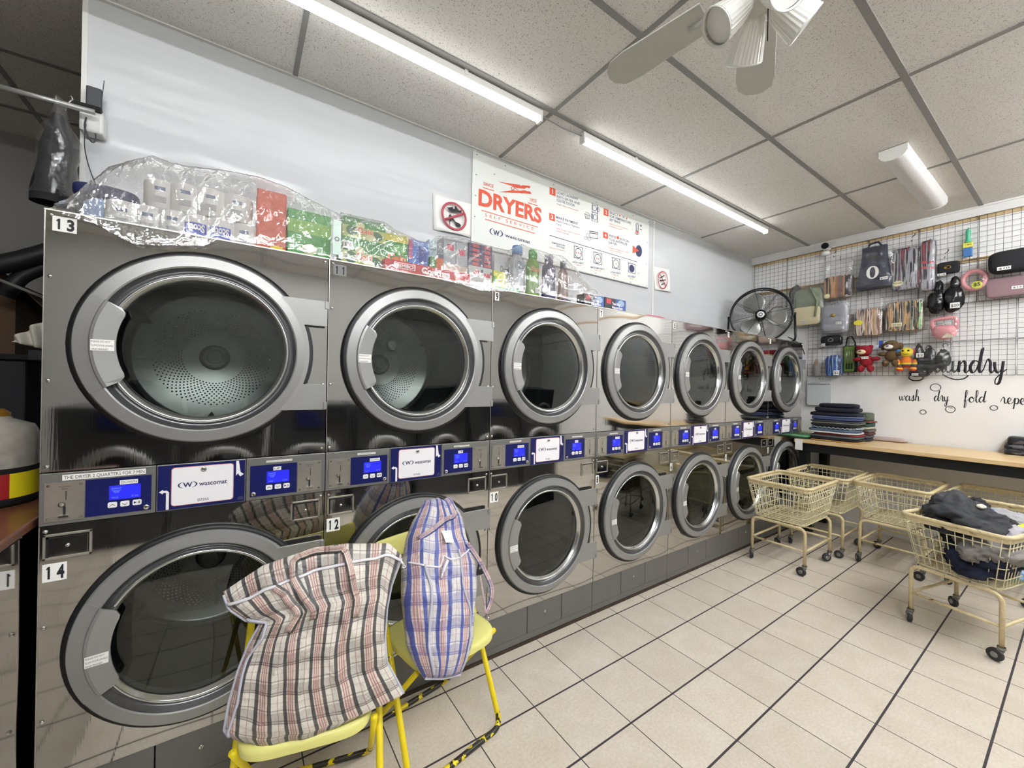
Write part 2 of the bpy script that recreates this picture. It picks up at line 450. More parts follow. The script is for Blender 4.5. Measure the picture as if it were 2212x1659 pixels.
# ---------------------------------------------------------------- lights
led = mat('led_glow', (.97, .98, .97, 1), .5, emit=LED)
mat('white_plastic', '#e6e5e0', .4)
led_fill = mat('led_fill_glow', (.95, .97, 1., 1), .5, emit=LED_FILL)  # fill strips added out of view to brighten the floor and end wall
def led_strip(x0, x1, y, label, grp='bare LED strips under the ceiling', led=led):
    t = thing('led_strip', label, 'light', ((x0+x1)/2, y, CH-.06), 0, grp)
    h = (x1-x0)/2
    b = MB(); b.box2((-h, -.022, .012), (h, .022, .05)); b.build('housing', 'white_plastic', t, bevel=.003)
    b = MB(); b.tube([(-h+.008, 0, 0), (h-.008, 0, 0)], .019, 10); b.build('light_tube', led, t)
    for sx in (-1, 1):
        b = MB(); b.box2((sx*h-.008, -.023, -.02), (sx*h+.008, .023, .05)); b.build('end_cap', 'white_plastic', t, bevel=.002)
    for k in (-.6, .6):
        b = MB(); b.box2((k*h-.01, -.025, .03), (k*h+.01, .025, .06)); b.build('clip', 'white_plastic', t)
    return t
led_strip(-1.1, 1.50, 1.945, 'long glowing LED strip on the ceiling, nearer one, running out of the top edge')
led_strip(1.86, 4.49, 1.94, 'long glowing LED strip on the ceiling in front of the dryer instruction board, farther one')
led_strip(-1.2, 1.4, -1.30, 'glowing LED strip on the ceiling behind the viewpoint, nearer the dark room', led=led_fill)
led_strip(2.7, 5.3, -.62, 'glowing LED strip on the ceiling behind the viewpoint, nearer the end wall', led=led_fill)
led_strip(-1.2, 1.4, -.95, 'glowing LED strip over the washers across the aisle, nearer the dark room', led=led_fill)
led_strip(1.9, 4.5, -1.15, 'glowing LED strip over the washers across the aisle, nearer the end wall', led=led_fill)
b = MB(); b.tube([(1.50, 1.945, CH-.03), (1.58, 1.96, CH-.02), (1.7, 1.95, CH-.035), (1.86, 1.94, CH-.03)], .005, 6)
tag(b.build("strip_link", mat("grey_cord", "#8a8a86", .5)), 'short grey cord joining the two LED strips on the ceiling', 'cord')
# unlit wraparound fixture
def wrap_light():
    a = onZ(CH-.09, 1905, 352); c = onZ(CH-.09, 2000, 452); x0, x1 = a.x, c.x
    y = 0.98
    x0, x1 = onZ(CH-.07, 1940, 335).x, onZ(CH-.07, 2025, 447).x
    y0, y1 = onZ(CH-.07, 1990, 449).y, onZ(CH-.07, 2046, 441).y
    t = thing('wraparound_light', 'unlit white wraparound ceiling light above the wire grid wall', 'light', (0, 0, 0))
    cy = (y0+y1)/2; hw = abs(y0-y1)/2
    b = MB()
    prof = [(-hw, CH), (-hw, CH-.045)]+[(cos(pi+pi*i/8)*hw*.92, CH-.05-sin(pi*i/8)*.035) for i in range(9)]+[(hw, CH-.045), (hw, CH)]
    vs = [(x, cy+p[0], p[1]) for x in (x0+.012, x1-.012) for p in prof]; k = len(prof)
    b.add(vs, [(i, i+1, k+i+1, k+i) for i in range(k-1)], 0, None, True)
    b.build('diffuser', mat('acrylic', '#d6d4d2', .35), t)
    for x in (x0, x1-.014):
        b = MB(); b.prism([(p[0]*1.03, p[1]-CH-.004) for p in prof], ((x, cy, CH), (0, 1, 0), (0, 0, 1), (1, 0, 0)), .014)
        b.build('end_cap', 'white_plastic', t)
wrap_light()
# ---------------------------------------------------------------- stacked dryers
mat('door_silver', '#969694', .40, .5, vary=.03, vscale=200)
mat('door_dark', '#6c6d6e', .28, .7)
mat('lip_chrome', '#c9cac8', .18, .9)
mat('rubber', '#0d0d0e', .5)
mat('panel_grey', '#7e7d79', .38, .5)
mat('plate_steel', '#bdb8ae', .3, .8, vary=.05, vscale=60)
mat('navy_film', '#0f1653', .3)
mat('screen_blue', '#2326cf', .3, emit=.22)
mat('screen_text', '#6f8cf0', .4, emit=.2)
mat('button_white', '#ecebe8', .4)
mat('paper_white', '#ecebe6', .6)
mat('black_ink', '#15151a', .6)
mat('navy_ink', '#2a2c55', .6)
mat('panel_white', '#eceaec', .35)
mat('red_line', '#c98a86', .5)
mat('chrome', '#d8d8d6', .15, 1.)
mat('dark_hole', '#08090a', .8)
mat('drum_steel', '#b9bab6', .32, .85)
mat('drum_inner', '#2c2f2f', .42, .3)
mat('hub_metal', '#b5b2a0', .38, .4)
mat('cabinet_side', '#55565a', .5, .4)
mat('kick_grey', '#6e6d6a', .4, .4, vary=.04)
mat('number_grey', '#777775', .6)
CU = .397
RG, RO = .345, .329
def door_parts(root, zc, lower, seed):
    # black rubber gasket lying on the front panel
    b = MB(); b.lathe([(.30, 0), (.30, -.010), (RG-.012, -.018), (RG, -.010), (RG, 0)], (CU, 0, zc), 'Y', 72); b.build('gasket', 'rubber', root)
    # drum behind the door
    b = MB()
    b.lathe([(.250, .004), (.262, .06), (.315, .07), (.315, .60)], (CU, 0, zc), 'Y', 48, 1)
    b.lathe([(.315, .60), (.315, .62), (.30, .635), (0.0, .645)], (CU, 0, zc), 'Y', 48)
    for k in range(3):      # lifting ribs
        a = 2*pi*k/3+.5+seed
        Mx = Matrix.Translation((CU, 0, zc)) @ Matrix.Rotation(-a, 4, 'Y')
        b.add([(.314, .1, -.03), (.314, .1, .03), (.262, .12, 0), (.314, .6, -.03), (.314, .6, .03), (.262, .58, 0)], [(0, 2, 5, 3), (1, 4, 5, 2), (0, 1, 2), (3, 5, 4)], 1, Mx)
    for i in range(11):
        r = .128+.0103*i; n_ = 62
        for j in range(n_):
            a = 2*pi*(j+.5*(i % 2))/n_
            c = (CU+r*cos(a), .628 if r < .3 else .62, zc+r*sin(a)); h = .0037
            yy = .645-(.01*r/.30)-.0015
            b.add([(c[0]+h*cos(q*pi/3), yy, c[2]+h*sin(q*pi/3)) for q in range(6)], [(0, 1, 2, 3, 4, 5)], 2)
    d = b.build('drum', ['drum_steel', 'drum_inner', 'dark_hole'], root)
    b = MB(); b.lathe([(.048, .64), (.048, .615), (.040, .61), (.032, .612), (.030, .60), (0, .598)], (CU, 0, zc), 'Y', 28, 0, None, False); b.build('drum_hub', ['hub_metal'], d)
    b = MB(); b.lathe([(.062, .641), (.05, .632)], (CU, 0, zc), 'Y', 28); b.build('hub_seal', 'dark_hole', d)
    # door ring
    b = MB()
    for sg_ in ([(RO, -.008), (RO, -.026)], [(RO, -.026), (RO-.005, -.033)], [(RO-.005, -.033), (.289, -.038)], [(.289, -.038), (.284, -.035)]): b.lathe(sg_, (CU, 0, zc), 'Y', 96)
    b.lathe([(.284, -.036), (.276, -.014), (.266, -.008), (.262, -.010)], (CU, 0, zc), 'Y', 96, 1)
    b.lathe([(.262, -.010), (.260, -.024), (.256, -.027), (.250, -.024), (.247, -.012), (.243, -.010), (.243, .03), (.25, .03)], (CU, 0, zc), 'Y', 96, 2)
    door = b.build('door', ['door_silver', 'door_dark', 'lip_chrome'], root)
    b = MB(); b.lathe([(.246, -.008), (.20, -.0115), (.1, -.0145), (0, -.0155)], (CU, 0, zc), 'Y', 64); b.build('door_glass', 'door_glass', door)
    # handle plate
    b = MB()
    A0, A1 = radians(151), radians(209)
    def ha(rad, y, a): return (CU+rad*cos(a), y, zc+rad*sin(a))
    prof = [(.326, -.033), (.290, -.0395), (.286, -.046), (.278, -.048), (.226, -.042)]
    N = 24; vs = []; k = len(prof)
    for i in range(N+1):
        t = i/N; a = A0+(A1-A0)*t
        cut = .018*max(0, 1-min(t, 1-t)*14)**2
        for r, y in prof:
            aa = a
            vs.append(ha(r+(cut if r < .23 else 0), y, aa))
    fs = [(i*k+j, i*k+j+1, (i+1)*k+j+1, (i+1)*k+j) for i in range(N) for j in range(k-1)]
    o = len(vs); back = [Vector(v)+Vector((0, .006, 0)) for v in vs]
    vs += back; fs2 = [tuple(q+o for q in f[::-1]) for f in fs]
    edge = [(i, i+1, o+i+1, o+i) for i in range(k-1)]+[(N*k+i, o+N*k+i, o+N*k+i+1, N*k+i+1) for i in range(k-1)]
    edge += [(i*k+k-1, (i+1)*k+k-1, o+(i+1)*k+k-1, o+i*k+k-1) for i in range(N)]
    b.add(vs, fs+fs2+edge, 0, None, False); b.build('door_handle', 'door_silver', door)
    # paper sticker on the handle
    sz = zc-.004 if not lower else zc-.02
    x0, x1, z0, z1 = CU-.282, CU-.229, sz-.018, sz+.017
    b = MB(); b.add([(x0, -.0495, z0), (x1, -.0445, z0), (x1, -.0445, z1), (x0, -.0495, z1)], [(0, 1, 2, 3)])
    for i, s in enumerate(('PLEASE DO NOT', 'SLAM DOOR (DURO)', 'HAVE MAGNET')):
        zz = z1-.0095-.0118*i; w_ = (.042, .049, .038)[i]
        ys = lambda x: -.0498+.005*(x-x0)/(x1-x0)
        b.text(s, (x0+.002, ys(x0+.002), zz), (x0+.002+w_, ys(x0+.002+w_), zz), (x0+.002, ys(x0+.002), zz+.0055), 1, .0002)
    b.build('door_sticker', ['paper_white', 'black_ink'], door)
    # hinge plate with its open notch
    pts = [(.235, .222), (.396, .222), (.396, .118), (.312, .118)]
    pts += [(.333*cos(a), .333*sin(a)) for a in [radians(20.3-40.6*i/10) for i in range(1, 10)]]
    pts += [(.312, -.118), (.396, -.118), (.396, -.222), (.235, -.222)]
    pts += [(.30*cos(a), .30*sin(a)) for a in [radians(-44+88*i/14) for i in range(15)]]
    b = MB(); b.prism(pts, ((CU, -.026, zc), (1, 0, 0), (0, 0, 1), (0, -1, 0)), .008)
    for s in (1, -1): b.box((CU+.392, -.03, zc+s*.205), (.012, .016, .03))
    b.build('hinge_plate', 'door_silver', door, bevel=.0015)
    b = MB()
    ap = [((.334+.012)*cos(a), (.334+.012)*sin(a)) for a in [radians(19.6-39.2*i/12) for i in range(13)]]
    ip = [(.334*cos(a), .334*sin(a)) for a in [radians(19.6-39.2*i/12) for i in range(13)]][::-1]
    b.prism(ap+ip, ((CU, -.001, zc), (1, 0, 0), (0, 0, 1), (0, -1, 0)), .03)
    b.build('hinge_seal', 'rubber', door)
def holed_panel(b, x0, x1, z0, z1, cx, cz, r, y, t, m=0, n=64):
    ring = [(cx+r*cos(2*pi*i/n), cz+r*sin(2*pi*i/n)) for i in range(n)]
    def edge(a):
        c, s_ = cos(a), sin(a); k = 1e9
        if c > 1e-9: k = min(k, (x1-cx)/c)
        if c < -1e-9: k = min(k, (x0-cx)/c)
        if s_ > 1e-9: k = min(k, (z1-cz)/s_)
        if s_ < -1e-9: k = min(k, (z0-cz)/s_)
        return (cx+k*c, cz+k*s_)
    angs = [2*pi*i/n for i in range(n)]
    corners = [atan2(z-cz, x-cx) % (2*pi) for x in (x0, x1) for z in (z0, z1)]
    angs = sorted(set(angs+corners)); k = len(angs)
    vs = [(cx+r*cos(a), y, cz+r*sin(a)) for a in angs]+[(edge(a)[0], y, edge(a)[1]) for a in angs]
    fs = [(i, k+i, k+(i+1) % k, (i+1) % k) for i in range(k)]
    o2 = [(p[0], y+t, p[2]) for p in vs[k:]]
    b.add(vs+o2, fs+[(k+i, 2*k+i, 2*k+(i+1) % k, k+(i+1) % k) for i in range(k)], m)
def key_lock(root, x, z, y=0., r=.007, name='lock'):
    b = MB(); b.lathe([(r, y), (r, y-.005), (r*.8, y-.0065), (0, y-.0065)], (x, 0, z), 'Y', 16)
    b.box((x, y-.0067, z), (r*.25, .0006, r*.9), 1)
    return b.build(name, ['chrome', 'dark_hole'], root)
def make_dryer():
    root = empty('stacked_dryer')
    b = MB(); g = .0015
    holed_panel(b, g, UW-g, 1.1875, TOP, CU, 1.588, .300, 0, .02)
    holed_panel(b, g, UW-g, .2185, 1.021, CU, .612, .300, 0, .02)
    b.box2((g, .02, .02), (.006, .70, TOP)); b.box2((UW-.006, .02, .02), (UW-g, .70, TOP)); b.box2((g, .0, TOP-.002), (UW-g, .70, TOP))
    b.box2((g, .70, .02), (UW-g, .705, TOP)); b.box2((.006, .02, 1.09), (UW-.006, .70, 1.11), 1)
    b.box2((g, .032, 0), (UW-g, .05, .04), 1)
    b.build('cabinet', ['steel', 'cabinet_side'], root)
    b = MB()
    b.box2((g, -.004, TOP-.004), (UW-g, .001, TOP)); b.box2((g, -.002, 1.1875), (g+.002, 0.001, TOP)); b.box2((g, -.002, .2185), (g+.002, .001, 1.021))
    b.build('trim_edge', 'plate_steel', root)
    door_parts(root, 1.588, False, 0.); door_parts(root, .612, True, 1.1)
    # screws
    b = MB()
    for x in (.015, UW-.015):
        for z in (TOP-.016, 1.79, 1.47, 1.205, 1.005, .71, .42, .235):
            b.lathe([(.0065, 0), (.0055, -.003), (.003, -.0042), (0, -.0045)], (x, 0, z), 'Y', 10)
    b.build('screws', 'chrome', root)
    # three-part control fascia
    z0, z1 = 1.0235, 1.1835
    def fascia(x0, x1): 
        b = MB(); b.box2((x0, -.005, z0), (x1, .03, z1)); return b.build('control_panel', 'panel_grey', root, bevel=.0015)
    L, Mi, R = fascia(g, .2685), fascia(.2705, .524), fascia(.526, UW-g)
    def side(P, cx0, cx1, bx0, bx1, dx0, dx1, lx):
        b = MB(); b.box2((cx0, -.0075, 1.034), (cx1, -.005, 1.154))
        for x in (cx0+.008, cx1-.008):
            for z in (1.043, 1.146): b.lathe([(.004, -.0075), (.003, -.010), (0, -.0102)], (x, 0, z), 'Y', 8, 1)
        cm = (cx0+cx1)/2
        b.box((cm+.003, -.0077, 1.112), (.0018, .0008, .028), 2)
        b.lathe([(.0085, -.0075), (.008, -.011), (0, -.012)], (cm-.005, 0, 1.085), 'Y', 14, 1)
        b.box((cm, -.0078, 1.066), (.006, .001, .026), 2)
        b.box((cm, -.012, 1.050), (.021, .012, .004), 1)
        b.text('Quarters', (cm-.013, 0, 1.139), (cm+.013, 0, 1.139), (cm-.013, 0, 1.143), 2, .0078)
        b.text('Only', (cm-.006, 0, 1.132), (cm+.006, 0, 1.132), (cm-.006, 0, 1.136), 2, .0078)
        b.build('coin_slot', ['plate_steel', 'chrome', 'black_ink'], P, bevel=.0005)
        b = MB(); b.box2((bx0, -.0062, 1.036), (bx1, -.005, 1.1545))
        c = (dx0+dx1)/2; hw = (dx1-dx0)/2
        for i, q in enumerate((-1, 0, 1)):
            bx = c+q*hw*.78
            b.prism(round_rect(bx-.011, 1.0575, bx+.011, 1.0755, .004), ((0, -.0062, 0), (1, 0, 0), (0, 0, 1), (0, -1, 0)), .0015, 1)
            if i < 2:
                s = 1 if i == 0 else -1
                b.add([(bx-.0065, -.0079, 1.0665-.003*s), (bx, -.0079, 1.0665+.003*s), (bx+.0065, -.0079, 1.0665-.003*s), (bx+.0065, -.0079, 1.0645-.003*s), (bx, -.0079, 1.0645+.003*s), (bx-.0065, -.0079, 1.0645-.003*s)], [(0, 1, 4, 5), (1, 2, 3, 4)], 2)
            else:
                b.add([(bx-.008, -.0079, 1.0625), (bx-.008, -.0079, 1.0705), (bx, -.0079, 1.0665)], [(0, 1, 2)], 2)
                for q2 in (.003, .0065): b.box((bx+q2, -.0079, 1.0665), (.0018, .0004, .008), 2)
        b.build('key_pad', ['navy_film', 'button_white', 'navy_ink'], P)
        b = MB(); b.box2((dx0, -.0072, 1.0825), (dx1, -.0062, 1.1285), 0)
        b.text('ENERGY', (dx0+.006, 0, 1.117), (dx0+.030, 0, 1.117), (dx0+.006, 0, 1.1225), 1, .0075)
        for q2 in range(3): b.box((dx0+.018, -.0074, 1.113-.0035*q2), (.022-.005*q2, .0002, .001), 1)
        b.text('0.25', (dx1-.022, 0, 1.0875), (dx1-.006, 0, 1.0875), (dx1-.022, 0, 1.093), 1, .0075)
        b.text('PRICE', (dx0+.006, 0, 1.0875), (dx0+.022, 0, 1.0875), (dx0+.006, 0, 1.092), 1, .0075)
        b.build('display', ['screen_blue', 'screen_text'], P)
        key_lock(P, lx, 1.0475, -.006, .0085)
    side(L, .013, .099, .101, .258, .155, .231, .246)
    side(R, .698, .784, .538, .695, .592, .668, .549)
    b = MB(); F = FRONT(0, -.005, 0)
    b.box2((.2735, -.006, 1.0265), (.521, -.005, 1.1805), 0)
    b.prism(round_rect(.309, 1.0375, .487, 1.172, .010), ((0, -.006, 0), (1, 0, 0), (0, 0, 1), (0, -1, 0)), .0015, 2)
    b.prism(round_rect(.311, 1.0395, .485, 1.170, .009), ((0, -.006, 0), (1, 0, 0), (0, 0, 1), (0, -1, 0)), .0025, 1)
    Fr = ((0, -.0062, 0), (1, 0, 0), (0, 0, 1), (0, -1, 0))
    b.prism([(.296, 1.028), (.304, 1.028), (.304, 1.088), (.298, 1.0945), (.288, 1.0945), (.288, 1.099), (.277, 1.091), (.288, 1.083), (.288, 1.0875), (.294, 1.0875), (.296, 1.085)][::-1], Fr, .0006, 1)
    b.prism([(.494, 1.179), (.502, 1.179), (.502, 1.127), (.504, 1.1245), (.508, 1.1245), (.508, 1.120), (.518, 1.128), (.508, 1.136), (.508, 1.1315), (.500, 1.1315), (.494, 1.124)], Fr, .0006, 1)
    b.prism([(.499, 1.033), (.517, 1.033), (.517, 1.040), (.514, 1.046), (.509, 1.044), (.502, 1.046), (.499, 1.040)], Fr, .0004, 4)
    y = -.0088
    b.text('wascomat', (.386, y, 1.1005), (.467, y, 1.1005), (.386, y, 1.1165), 3, .0001, .015)
    b.text('W', (.341, y, 1.1005), (.367, y, 1.1005), (.341, y, 1.1165), 3, .0001, .03)
    for s in (1, -1):
        o_ = arc_pts((0, 0), 1, radians(-58), radians(58), 12); out = [(.354+s*p[0]*.027, 1.1085+p[1]*.0125) for p in o_]; inn = [(.354+s*p[0]*.0225, 1.1085+p[1]*.0122) for p in o_][::-1]
        b.prism((out+inn) if s > 0 else (out+inn)[::-1], ((0, -.0086, 0), (1, 0, 0), (0, 0, 1), (0, -1, 0)), .0004, 3)
    b.text('D735S', (.382, y, 1.046), (.414, y, 1.046), (.382, y, 1.0545), 3, .0001, .01)
    b.build('logo_plate', ['navy_film', 'panel_white', 'red_line', 'navy_ink', 'navy_ink'], Mi)
    key_lock(Mi, .399, 1.160, -.0085, .0085)
    # labels over the displays
    def strip_label(P, x0, x1, z0_, z1_, s, yy=-.0056):
        b = MB(); b.box2((x0, yy-.0006, z0_), (x1, yy, z1_)); m_ = (z1_-z0_)*.22
        b.text(s, (x0+m_, 0, z0_+m_), (x1-m_, 0, z0_+m_), (x0+m_, 0, z1_-m_), 1, -yy+.0008); return b.build('printed_label', ['paper_white', 'black_ink'], P)
    strip_label(L, .180, .224, 1.1305, 1.1445, 'DOWN', -.0072); strip_label(R, .6135, .640, 1.1305, 1.1445, 'UP', -.0072)
    strip_label(R, .590, .678, 1.163, 1.1705, 'THE DRYER 2 QUARTERS FOR 7 MIN', -.0056)
    # recessed lock drawers
    for x0, x1 in ((.0105, .117), (.676, .7825)):
        b = MB(); za, zb = .917, .9945
        b.box2((x0, -.004, za), (x1, 0.0, za+.006)); b.box2((x0, -.004, zb-.006), (x1, 0, zb)); b.box2((x0, -.004, za), (x0+.006, 0, zb)); b.box2((x1-.006, -.004, za), (x1, 0, zb))
        b.box2((x0+.012, -.0015, za+.008), (x1-.010, -.0005, zb-.012), 2); b.box2((x0+.006, -.0008, za+.006), (x0+.012, 0, zb-.006), 1); b.box2((x0+.006, -.0008, zb-.014), (x1-.006, 0, zb-.006), 1)
        d = b.build('coin_drawer', ['plate_steel', 'dark_hole', 'steel'], root, bevel=.001); key_lock(d, (x0+x1)/2, (za+zb)/2, -.001, .005)
    # kick panels
    for x0, x1 in ((g, .276), (.280, .536), (.540, UW-g)):
        b = MB(); b.box2((x0, .004, .060), (x1, .02, .215)); k = b.build('kick_panel', 'kick_grey', root, bevel=.001)
        if x0 == .280: key_lock(k, .405, .150, .004, .008)
    b = MB(); b.box2((g, .006, .022), (UW-g, .03, .058)); b.build('base_rail', 'kick_grey', root)
    return root
def digits(b, s, x, z0, z1):
    for k, ch in enumerate(s):
        c = x+.013+.026*k; h = .0042 if ch == '1' else .0082
        if ch == '1':
            b.prism([(c-.0015, z0), (c+.0035, z0), (c+.0035, z1), (c-.0005, z1), (c-.0045, z1-.006), (c-.0045, z1-.010), (c-.0015, z1-.008)], ((0, 0, 0), (1, 0, 0), (0, 0, 1), (0, -1, 0)), .0015, 1)
        else: b.text(ch, (c-h, 0, z0), (c+h, 0, z0), (c-h, 0, z1), 1, .0015, .04)
proto = make_dryer()
NUM_UP = ['13', '11', '9', '7', '5', '3', '1']; NUM_LO = ['14', '12', '10', '8', '6', '4', '2']
dl = ['stacked steel dryer numbered 13 over 14, nearest one at the left end of the row',
      'stacked steel dryer numbered 11 over 12, behind the yellow folding chairs',
      'stacked steel dryer numbered 9 over 10, below the bottles in plastic film',
      'stacked steel dryer numbered 7 over 8, next after the one numbered 9 over 10',
      'stacked steel dryer numbered 5 over 6, just before the nearest empty cart',
      'stacked steel dryer numbered 3 over 4, beside the near wire laundry cart',
      'stacked steel dryer at the far end of the row, half behind the folding table']
for i in range(7):
    d = proto if i == 0 else copy_tree(proto)
    d.location = (X0+UW*i, DY, 0); tag(d, dl[i], 'dryer', 'stacked steel dryers along the wall')
for i, d in enumerate([o for o in list(COL.objects) if o.parent is None and o.name.startswith('stacked_dryer')]):
    n = int(round((d.location.x-X0)/UW))
    b = MB(); w_ = .026*len(NUM_UP[n]); b.box2((.018, -.001, TOP-.064), (.018+w_, 0, TOP-.018))
    s = NUM_UP[n]; mm = 'number_grey' if s == '11' else 'paper_white'
    digits(b, s, .018, TOP-.058, TOP-.025); b.build('number_sticker', [mm, 'black_ink'], d)
    b = MB(); s = NUM_LO[n]; w_ = .026*len(s); b.box2((.010, -.001, .849), (.010+w_, 0, .904))
    digits(b, s, .010, .857, .896); b.build('number_sticker', ['paper_white', 'black_ink'], d)
    L = [c for c in KIDS(d) if c.name.startswith('control_panel')]
    L = min(L, key=lambda c: min(v.co.x for v in c.data.vertices))
    x0, x1, za, zb = (.050, .243, 1.159, 1.1765) if n == 0 else (.128, .205, 1.163, 1.1715)
    b = MB(); b.box2((x0, -.0062, za), (x1, -.0056, zb)); m_ = (zb-za)*.2
    b.text('THE DRYER 2 QUARTERS FOR 7 MIN', (x0+m_, 0, za+m_), (x1-m_, 0, za+m_), (x0+m_, 0, zb-m_), 1, .0065); b.build('printed_label', ['paper_white', 'black_ink'], L)
# dark gap under the machines
b = MB(); b.box2((X0, DY+.004, 0), (X0+7*UW, DY+.03, .019)); tag(b.build('machine_plinth', mat('plinth', '#3a2c20', .8, vary=.3, vscale=20)), 'low grimy brown plinth along the floor under all the dryers', 'plinth')
# ---------------------------------------------------------------- shared small shapes
def sgnp(x, p): return math.copysign(abs(x)**p, x)
def cushion(b, c, d, m=0, p=.35, nz=.0, seed=0, nu=28, nv=14, M=None, sag=0., fr=5.):
    """a soft rounded block with creases"""
    def fn(i, j):
        a = 2*pi*i; t = pi*j-pi/2
        x = sgnp(cos(t), p)*sgnp(cos(a), p); y = sgnp(cos(t), p)*sgnp(sin(a), p); z = sgnp(sin(t), p)
        P = Vector((c[0]+x*d[0]/2, c[1]+y*d[1]/2, c[2]+z*d[2]/2))
        if nz:
            q = noise.noise_vector(Vector((P.x*fr*2+seed, P.y*fr*2, P.z*fr*3+seed*.7)))
            P += Vector((q.x, q.y, q.z*.6))*nz
        if sag: P.z += sag*(x*x+y*y-.6)
        return M @ P if M else P
    b.grid(fn, nu, nv, m, closeu=True)
def crumple(b, c, r, seed, m=0, amp=.35, nu=40, nv=24):
    def f(d):
        v = Vector(d)*1.3+Vector((seed*3.1, seed*1.7, seed))
        k = 1+amp*noise.noise(v)+amp*.8*(1-abs(noise.noise(v*2.1))*2)*.5+amp*.25*(1-abs(noise.noise(v*5.3))*2)
        return k
    b.ball(c, r, m, nu, nv, f)
def price_tag(parent, c, w_, h_, txt, axis='X', color='paper_white', name='price_tag'):
    b = MB(); x, y, z = c
    if axis == 'X':
        b.box((x, y, z), (.0015, w_, h_)); b.text(txt, (x-.001, y+w_*.4, z-h_*.25), (x-.001, y-w_*.4, z-h_*.25), (x-.001, y+w_*.4, z+h_*.25), 1, .0005, .01)
    else:
        b.box((x, y, z), (w_, .0015, h_)); b.text(txt, (x-w_*.4, y-.001, z-h_*.25), (x+w_*.4, y-.001, z-h_*.25), (x-w_*.4, y-.001, z+h_*.25), 1, .0005, .01)
    return b.build(name, [color, 'black_ink'], parent)

